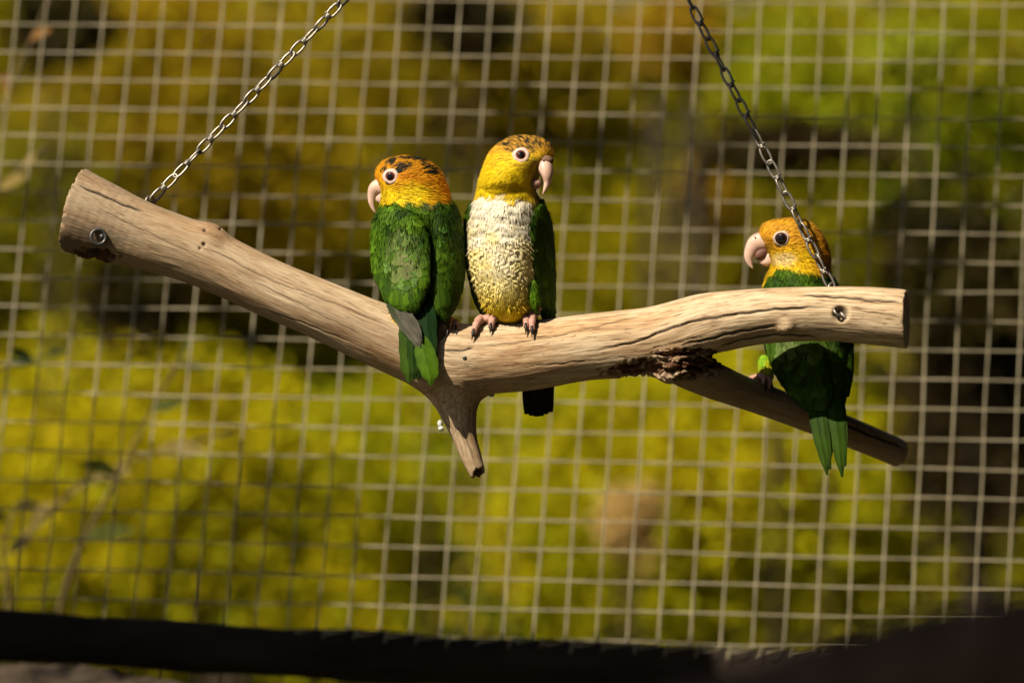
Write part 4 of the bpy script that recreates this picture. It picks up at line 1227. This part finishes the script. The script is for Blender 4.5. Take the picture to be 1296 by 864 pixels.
RW2 = [(253, 682, 687, -6, 3, 58), (262, 674, 691, -8, 4.5, 60), (275, 669, 697, -8, 5, 62), (300, 668, 701, -7, 5, 62), (340, 672, 703, -6, 5, 62), (370, 678, 703.5, -2, 4.5, 62), (395, 684, 703, 6, 3.5, 60), (412, 690, 702, 10, 2.5, 55), (424, 694, 700, 13, 1.5, 50)]
w2r = wing(parrot2, RW2, Y2, colw2, 22, ([262, 310, 360, 395], [.010, .016, .024, .024]), ([262, 310, 360, 395], [.006, .008, .009, .008]), 50000, .0012)
LW2 = [(257, 594, 601, 0, 3, -55), (272, 588.5, 603, 0, 4, -60), (300, 585.5, 603, 1, 4, -62), (330, 587.5, 606, 1, 4, -62), (355, 594, 614, 1, 4, -60), (380, 602, 623, 1, 4, -52), (398, 611, 628, 3, 3, -40), (408, 617, 627, 4, 2, -30)]
w2l = wing(parrot2, LW2, Y2, colw2, 23, ([262, 310, 360, 395], [.010, .015, .022, .022]), ([262, 310, 360, 395], [.006, .008, .009, .008]), 50000, .0012)
for pts, wid in (([(690, 360, 4), (696, 400, 10), (697, 430, 16)], [6, 12, 10, 3]), ([(697, 350, 8), (701, 395, 13), (700, 432, 18)], [6, 10, 9, 3])):
    vane(w2r, 'flight_feather', pts, wid, (.012, .03, .012), (.02, .022, .02), Y2, nrm=(.8, -.6, 0))
for pts, wid in (([(600, 362, 5), (610, 388, 5), (624, 410, 8)], [6, 11, 10, 3]), ([(594, 350, 7), (603, 382, 8), (617, 408, 10)], [6, 10, 9, 3])):
    vane(w2l, 'flight_feather', pts, wid, (.012, .04, .010), (.02, .03, .015), Y2, nrm=(-.7, -.7, 0))
TB = np.array([.018, .014, .008])
for k in range(6):
    x0, x1 = 668 + 4.2 * k, 667 + 5.9 * k
    vane(parrot2, 'tail_feather', [(x0, 405, 24), (x0 + (x1 - x0) * .3, 440, 33), (x0 + (x1 - x0) * .7, 485, 38), (x1, [524, 526, 527, 526.4, 524, 521.5][k], 40 + (k % 3))], [8, 13, 14, 13.5, 7], TB * 1.0 + [0, .008, 0], TB * (1 + .2 * (k % 2)), Y2, camber=.06, notch=False)
colg = lambda p, x, y: lerp(GREEN * 1.6, GREEN, np.clip(.5 + mottle(x, y, 2, .1), 0, 1))
vt, ft = ellipsoid(P(676, 373, Y2 - .021), [(1, 0, 0), (0, 1, 0), (-.10, 0, 1)], (7.5 * PX, 8 * PX, 20 * PX), 20, 14); ft = fixn(vt, ft)
t2 = body_base(parrot2, vt, ft, colg, 'thigh')
clothe(parrot2, vt, ft, colg, lambda p, x, y: np.tile([.1, 0, -1.], (len(x), 1)), lambda x, y: x * 0 + .0065, lambda x, y: x * 0 + .0035, lambda x, y: x * 0 + .0005, 90000, 24, parent=t2)
fluff(t2, vt, ft, colg, lambda p, x, y: np.tile([.1, 0, -1.], (len(x), 1)), lambda x, y: x * 0 + .005, .0007, lambda x, y: x * 0 + .0012, 900000, 25)
foot(parrot2, mainS, [679], (12, [(-4, -7, 40), (3, 0, 47)]), [(0, -6, -60), (4, 6, -60)], P(681, 386, Y2 - .010), r0=.0033, anklet=5, clen=.0078)
foot(parrot2, mainS, [622], (8, [(-10, -20, 44), (6, 2, 34)]), [(0, -6, -60), (4, 6, -60)], P(640, 402, Y2 - .006), r0=.0034, clen=.0078)

# ---- third parrot: behind the branch on the lower fork
Y3 = 0.085
B3 = [(275.5, 992, 1004, 0, 4), (277, 983, 1014, 0, 9), (281, 972, 1025, 0, 14), (288, 962, 1034, 0, 18.5), (298, 961, 1041, 0, 21.5), (308, 966, 1046, 0, 22.5), (318, 971, 1049, 0, 23), (328, 974, 1050.5, 0, 23.5), (337, 975, 1050, 0, 25),
      (348, 971, 1052, 0, 28), (362, 966, 1058, 0, 31), (385, 962, 1068, -1, 34), (415, 963, 1075, -3, 35), (440, 968, 1076, -5, 34), (465, 978, 1073, -12, 30), (485, 992, 1070, -20, 25), (505, 1008, 1066, -30, 17), (518, 1020, 1060, -37, 10), (525, 1032, 1052, -40, 4)]
parrot3 = empty('parrot', P(1020, 505, Y3), 'single parrot with orange head and dark eye behind the right end of the branch', 'parrot', 'parrots on the branch')


def col3(p, x, y):
    n = len(x)
    o = lerp(np.tile(ORANGE * [1.04, 1.36, 2.6], (n, 1)), np.tile(YELLOW * [1, .9, 1], (n, 1)), np.clip((y - 306) / 16, 0, 1) * np.clip((1044 - x) / 22, 0, 1) + .3 * mottle(x, y, 2, .1))
    o = lerp(o, np.tile(np.array([.60, .20, .010]), (n, 1)), np.clip((x - 1026) / 16, 0, 1) * .8)
    o = lerp(o, np.tile(np.array([.84, .62, .30]), (n, 1)), np.clip(1.1 - ((x - 990) / 17) ** 2 - ((y - 327) / 9) ** 2, 0, .75))
    o = lerp(o, np.tile(np.array([.16, .07, .01]), (n, 1)), np.clip(1.8 * mottle(x, y, 4, .35) - .75, 0, .6) * np.clip((300 - y) / 10, 0, 1))
    g = lerp(GREEN * .95, GREEN2, np.clip(.5 + .8 * mottle(x, y, 6, .06), 0, 1))
    g = lerp(g, np.tile(WORN * [.6, .8, .6], (n, 1)), np.clip(.8 * mottle(x, y, 8, .06) + .15, 0, .7) * np.clip((y - 380) / 40, 0, 1))
    t = np.clip((y - (337 + np.clip((x - 990) * .14, -1, 9) + np.clip((984 - x) * 1.6, 0, 60))) / 3, 0, 1)
    c = lerp(o, g, t)
    back = np.clip((p[:, 1] - Y3 - .010) / .008, 0, 1) * np.clip((y - 345) / 8, 0, 1)
    return lerp(c, np.tile(CREAM, (n, 1)), back)


v3, f3 = loft(B3, Y3); f3 = fixn(v3, f3)
body_base(parrot3, v3, f3, col3)
AW3 = away(960, 312, Y3 - .010, 330, 352)
bv3 = clothe(parrot3, v3, f3, col3, AW3, lambda x, y: np.interp(y, [280, 305, 335, 355, 430], [.0052, .0060, .0074, .0090, .016]),
             lambda x, y: np.interp(y, [280, 305, 335, 355, 430], [.0017, .0020, .0028, .0060, .0095]), lambda x, y: x * 0 + .0007, 45000, 31, keep=lambda p, x, y: y > 342)
fluff(parrot3, v3, f3, col3, AW3, lambda x, y: np.interp(y, [280, 305, 335, 355], [.0046, .0054, .0066, .0075]), lambda x, y: np.interp(y, [280, 330, 360], [.00055, .0007, .0010]),
      lambda x, y: np.interp(y, [280, 320, 345], [.0009, .0011, .0016]), 1150000, 35, keep=lambda p, x, y: (np.hypot(x - 989, y - 302) > 9.8) & (np.hypot(x - 958, y - 312) > 10) & ((y < 350) | (rng.random(len(x)) < .3)))
eye_on(parrot3, bv3, 989, 302, 7.6, 10.8, M_EYE3, M_RINGSKIN2, Y3)
eye_on(parrot3, bv3, 989, 302, 7.6, 10.8, M_EYE3, M_RINGSKIN2, Y3, back=True)
beak(parrot3, 'upper_beak', [(978, 305, 0, 11), (969, 305, 0, 12), (959, 307, 0, 12), (950.8, 316, 0, 8.4), (947.5, 326.5, 0, 5.4), (949.2, 334, 0, 3.2), (953, 340.5, 0, .6)], Y3, M_BEAK)
beak(parrot3, 'lower_beak', [(985, 323, 0, 11), (977, 326.5, 0, 10.5), (968, 330.5, 0, 6.6), (959.5, 328, 0, 2.2)], Y3, M_BEAK, .8)
obj('mouth', *ellipsoid(P(963.5, 321, Y3 - .001), [(1, 0, .8), (0, 1, 0), (-.8, 0, 1)], (10 * PX, 7 * PX, 7 * PX), 14, 10), M_BEAKD, parrot3)
obj('nostril', *ellipsoid(P(955.8, 300.5, Y3 - .0052), [(1, 0, 0), (0, 1, 0), (0, 0, 1)], (1.3 * PX, 1.5 * PX, 1.2 * PX), 10, 8), M_BEAKD, parrot3)


def colw3(p, x, y):
    return lerp(GREEN * .7, GREEN2, np.clip(.5 + .9 * mottle(x, y, 3, .06), 0, 1))


LW3 = [(352, 970, 990, -16, 7, -30), (375, 963, 1010, -24, 8, -25), (410, 963, 1030, -29, 8, -18), (440, 967, 1040, -30, 8, -15), (470, 976, 1046, -36, 6.5, -12), (492, 990, 1048, -43, 5, -10), (508, 1004, 1046, -48, 3, -8), (518, 1016, 1040, -51, 1.5, -5)]
RW3 = [(352, 1034, 1056, -8, 6, 40), (375, 1042, 1066, -10, 6, 45), (410, 1050, 1076, -12, 5.5, 50), (440, 1056, 1079, -15, 5, 50), (465, 1058, 1078, -21, 5, 46), (485, 1060, 1074, -27, 5, 42), (500, 1062, 1070, -34, 2.5, 40)]
w3l = wing(parrot3, LW3, Y3, lambda p, x, y: lerp(colw3(p, x, y), np.tile(WORN * [.7, .9, .7], (len(x), 1)), np.clip(.6 + mottle(x, y, 5, .2), 0, .8) * np.clip((446 - y) / 10, 0, 1) * np.clip((y - 410) / 10, 0, 1)), 32,
           ([350, 420, 480, 530], [.012, .018, .026, .026]), ([350, 420, 480, 530], [.008, .010, .011, .009]), 34000, .0012)
w3r = wing(parrot3, RW3, Y3, colw3, 33, ([350, 420, 480, 530], [.012, .018, .024, .022]), ([350, 420, 480, 530], [.008, .009, .010, .009]), 36000, .0012)
for pts, wid, c0, c1 in (
    ([(1044, 500, -42.0), (1045, 530, -53.0), (1046, 565, -59.0), (1047, 596, -63.0)], [14, 22, 22, 16, 4], DGREEN, GREEN2 * .7),
    ([(1030, 495, -44.0), (1034, 530, -55.0), (1040, 565, -61.0), (1047, 601, -65.0)], [12, 19, 18, 13, 3], GREEN2 * .8, GREEN * .55),
    ([(1056, 495, -44.0), (1058, 530, -55.0), (1062, 565, -61.5), (1066, 604, -65.0)], [12, 20, 21, 15, 3], GREEN2 * .8, GREEN * .55),
    ([(1038, 500, -45.0), (1042, 535, -57.0), (1047, 565, -63.0), (1051, 594, -66.0)], [8, 11, 12, 9, 3], GREEN2 * .7, GREEN * .5),
    ([(1064, 500, -42.0), (1066, 530, -53.0), (1068, 560, -60.0), (1070, 590, -64.0)], [8, 11, 12, 8, 3], GREEN2 * .6, GREEN * .45)):
    vane(parrot3, 'tail_feather', pts, wid, c0, c1, Y3, edge=np.asarray(c1) * .4)
colg3 = lambda p, x, y: lerp(np.tile(GREEN * 2.6, (len(x), 1)), np.tile(np.array([.5, .45, .02]), (len(x), 1)), np.clip(.4 + mottle(x, y, 2, .12), 0, 1))
vt, ft = ellipsoid(P(969, 466, Y3 - .022), [(1, 0, .2), (0, 1, 0), (-.2, 0, 1)], (10 * PX, 9 * PX, 18 * PX), 20, 14); ft = fixn(vt, ft)
t3 = body_base(parrot3, vt, ft, colg3, 'thigh')
clothe(parrot3, vt, ft, colg3, lambda p, x, y: np.tile([0, 0, -1.], (len(x), 1)), lambda x, y: x * 0 + .0075, lambda x, y: x * 0 + .004, lambda x, y: x * 0 + .001, 110000, 34, parent=t3)
foot(parrot3, lowS, [956], (10, [(-4, -8, 46), (4, 2, 52)]), [(0, -6, -60), (4, 6, -60)], P(964, 478, Y3 - .022), r0=.0030, clen=.010)
foot(parrot3, lowS, [1035], (6, [(-4, -8, 40), (4, 2, 40)]), [(0, -6, -60), (4, 6, -60)], P(1040, 505, Y3 - .004), r0=.0030)


# ------------------------------------------------------------------ the tree beside the aviary whose boughs shade the pole and parts of the mesh
def up_sun(p, t):
    return np.asarray(p) - L * t


tree = empty('tree', (-3.4, .3, -1.5), 'leafy tree beside the aviary on the left with boughs reaching over it', 'tree')
mb = MB()
trunk = spline(np.array([[-3.4, .3, -1.5], [-3.3, .25, -.4], [-3.25, .2, .6], [-3.1, .3, 1.8]]), 14)
mb.add(*tube(trunk, np.linspace(.14, .07, 14), n=12, ref=(0, 1, 0)))
ymr = lambda r: float(MP(16, r)[1])
b1_ = np.array([[-3.2, .2, .8], [-2.4, .1, 1.1]] + [up_sun(P(x, y, ymr(4.5)), 1.35) for x, y in ((-500, 235), (0, 200), (300, 190), (700, 205), (1000, 190), (1320, 196))])
b1_ = spline(b1_, 40); mb.add(*tube(b1_, np.linspace(.03, .013, 40), n=9, ref=(0, 1, .2)))
b2_ = np.array([[-3.25, .2, .2], [-2.3, .05, .6]] + [up_sun(P(x, y, ym - .035), 1.5) for x, y in ((-300, 815), (100, 826), (400, 838), (700, 850), (900, 856))])
b2_ = spline(b2_, 40); mb.add(*tube(b2_, np.linspace(.05, .034, 40), n=10, ref=(0, 1, .2)))
b3_ = np.array([[-3.2, .2, 1.3], [-2.6, -.9, 1.0], [-1.6, -1.5, .7], up_sun(P(700, 830, -1.6), .62), up_sun(P(1000, 850, -1.6), .6), up_sun(P(1330, 770, -1.6), .6)])
b3_ = spline(b3_, 40); mb.add(*tube(b3_, np.linspace(.05, .03, 40), n=10, ref=(0, 1, .2)))
mb.build('trunk', M_BARK, tree)
cv, cf, cc, cn = [], [], [], 0


def cluster(c, rad, n, size, seed):
    global cn
    v, f, col = leaf_cloud(c, rad, n, size, OL + GR, 7, seed, .9)
    cv.append(v); cf.append(f + cn); cc.append(col); cn += len(v)


for i, (x, y, t, rad, n) in enumerate([
    (60, 680, 1.25, .10, 200), (200, 720, 1.25, .10, 200), (330, 700, 1.25, .09, 150), (20, 770, 1.3, .11, 260), (450, 740, 1.25, .06, 70), (150, 600, 1.25, .06, 40),
    (1110, 350, 1.35, .05, 26), (1180, 400, 1.35, .05, 26), (1060, 330, 1.35, .04, 14), (380, 230, 1.35, .06, 30), (100, 300, 1.35, .07, 40), (870, 190, 1.35, .06, 40), (1250, 190, 1.35, .05, 30), (620, 60, 1.35, .06, 16), (330, 470, 1.3, .05, 14), (30, 520, 1.25, .08, 50)]):
    cluster(up_sun(P(x, y, ymr(10)), t), (rad, rad * .7, rad * .8), n, .045, 60 + i)
for i, (x, y, t, rad, n) in enumerate([(880, 30, 1.0, .05, 110), (915, 95, 1.0, .04, 80), (895, -30, 1.0, .06, 100)]):
    cluster(up_sun(P(x, y, .04), t), (rad * .8, rad * .5, rad), n, .032, 90 + i)
for i, (x, y) in enumerate([(820, 850), (960, 840), (1060, 830), (1150, 800), (1240, 780), (1320, 770), (1200, 850)]):
    cluster(up_sun(P(x, y, -1.6), .6), (.06, .05, .05), 60, .05, 120 + i)
for i, x in enumerate(range(-100, 860, 120)):
    cluster(up_sun(P(x, 815 + x * .045, ym - .035), 1.5), (.07, .05, .03), 120, .04, 140 + i)
for i in range(26):
    cluster(np.array([-3.3 + .35 * rng.normal(), .6 + .35 * rng.normal(), 1.7 + .4 * rng.normal()]), (.35, .3, .3), 150, .06, 200 + i)
obj('crown', np.concatenate(cv), np.concatenate(cf), M_LEAF, tree, attrs={'Col': np.concatenate(cc)}, smooth=False)


# unseen trees added to cut sky fill, with a gap left towards the sun
for i, (x, y, z, rr, lab) in enumerate([(4.2, -.6, 2.6, 2.3, 'added unseen tree blocking sky light to the right of the aviary'), (1.6, -8.0, 3.6, 3.0, 'added unseen tree blocking sky light behind the viewer'),
                                        (1.8, 1.6, 5.6, 2.6, 'added unseen tall tree blocking sky light over the aviary from the right'), (-5.6, 1.2, 2.4, 2.1, 'added unseen low tree blocking sky light to the left of the shrubs'), (-6.5, -8.5, 2.2, 2.4, 'added unseen low tree blocking sky light behind the viewer on the left')]):
    tr_ = empty('tree', (x, y, -1.5), lab, 'tree')
    v, f, c = leaf_cloud((x, y, z), (rr, rr, rr * .8), 5200, .26, OL + DG, 40, 300 + i, 1.1)
    obj('crown', v, f, M_LEAF, tr_, attrs={'Col': c}, smooth=False)
    pt = spline(np.array([[x, y, -1.5], [x + .1, y, z - 1.5], [x - .1, y + .1, z + .6]]), 10)
    obj('trunk', *tube(pt, np.linspace(.2, .06, 10), n=12, ref=(0, 1, .1)), M_BARK, tr_)

# unseen dark boards added to block sky fill: roof, rear and side walls
sh = empty('sky_blocker', (2.0, -1.2, -1.5), 'unseen roof and walls of dark boards added to block sky light, open to the left', 'sky_blocker')
M_BOARD = mat_simple('dark_board', (0.03, 0.022, 0.014), (0.075, 0.055, 0.035), 14, 0.85, 0.15, 0, 0.002, 0, (1, .15, 1))


def plank(name, c, d):
    c = np.asarray(c, float); d = np.asarray(d, float) * .5
    v = np.array([c + d * [sx, sy, sz] for sx in (-1, 1) for sy in (-1, 1) for sz in (-1, 1)])
    return obj(name, v, [(0, 1, 3, 2), (4, 6, 7, 5), (0, 4, 5, 1), (2, 3, 7, 6), (0, 2, 6, 4), (1, 5, 7, 3)], M_BOARD, sh, smooth=False)


for k in range(22):
    plank('roof_blocker', (.17 + .19 * k, -1.2, 1.62 + .004 * (k % 2)), (.186, 8.4, .024))
for k in range(24):
    plank('rear_blocker', (.1 + .17 * k, -5.45 + .004 * (k % 2), .05), (.166, .024, 3.1))
for k in range(46):
    plank('side_blocker', (2.3 + .004 * (k % 2), -5.3 + .178 * k, .05), (.024, .174, 3.1))
for x, y in ((.12, -5.3), (2.25, 2.95)):
    plank('blocker_post', (x, y, .05), (.09, .09, 3.08))
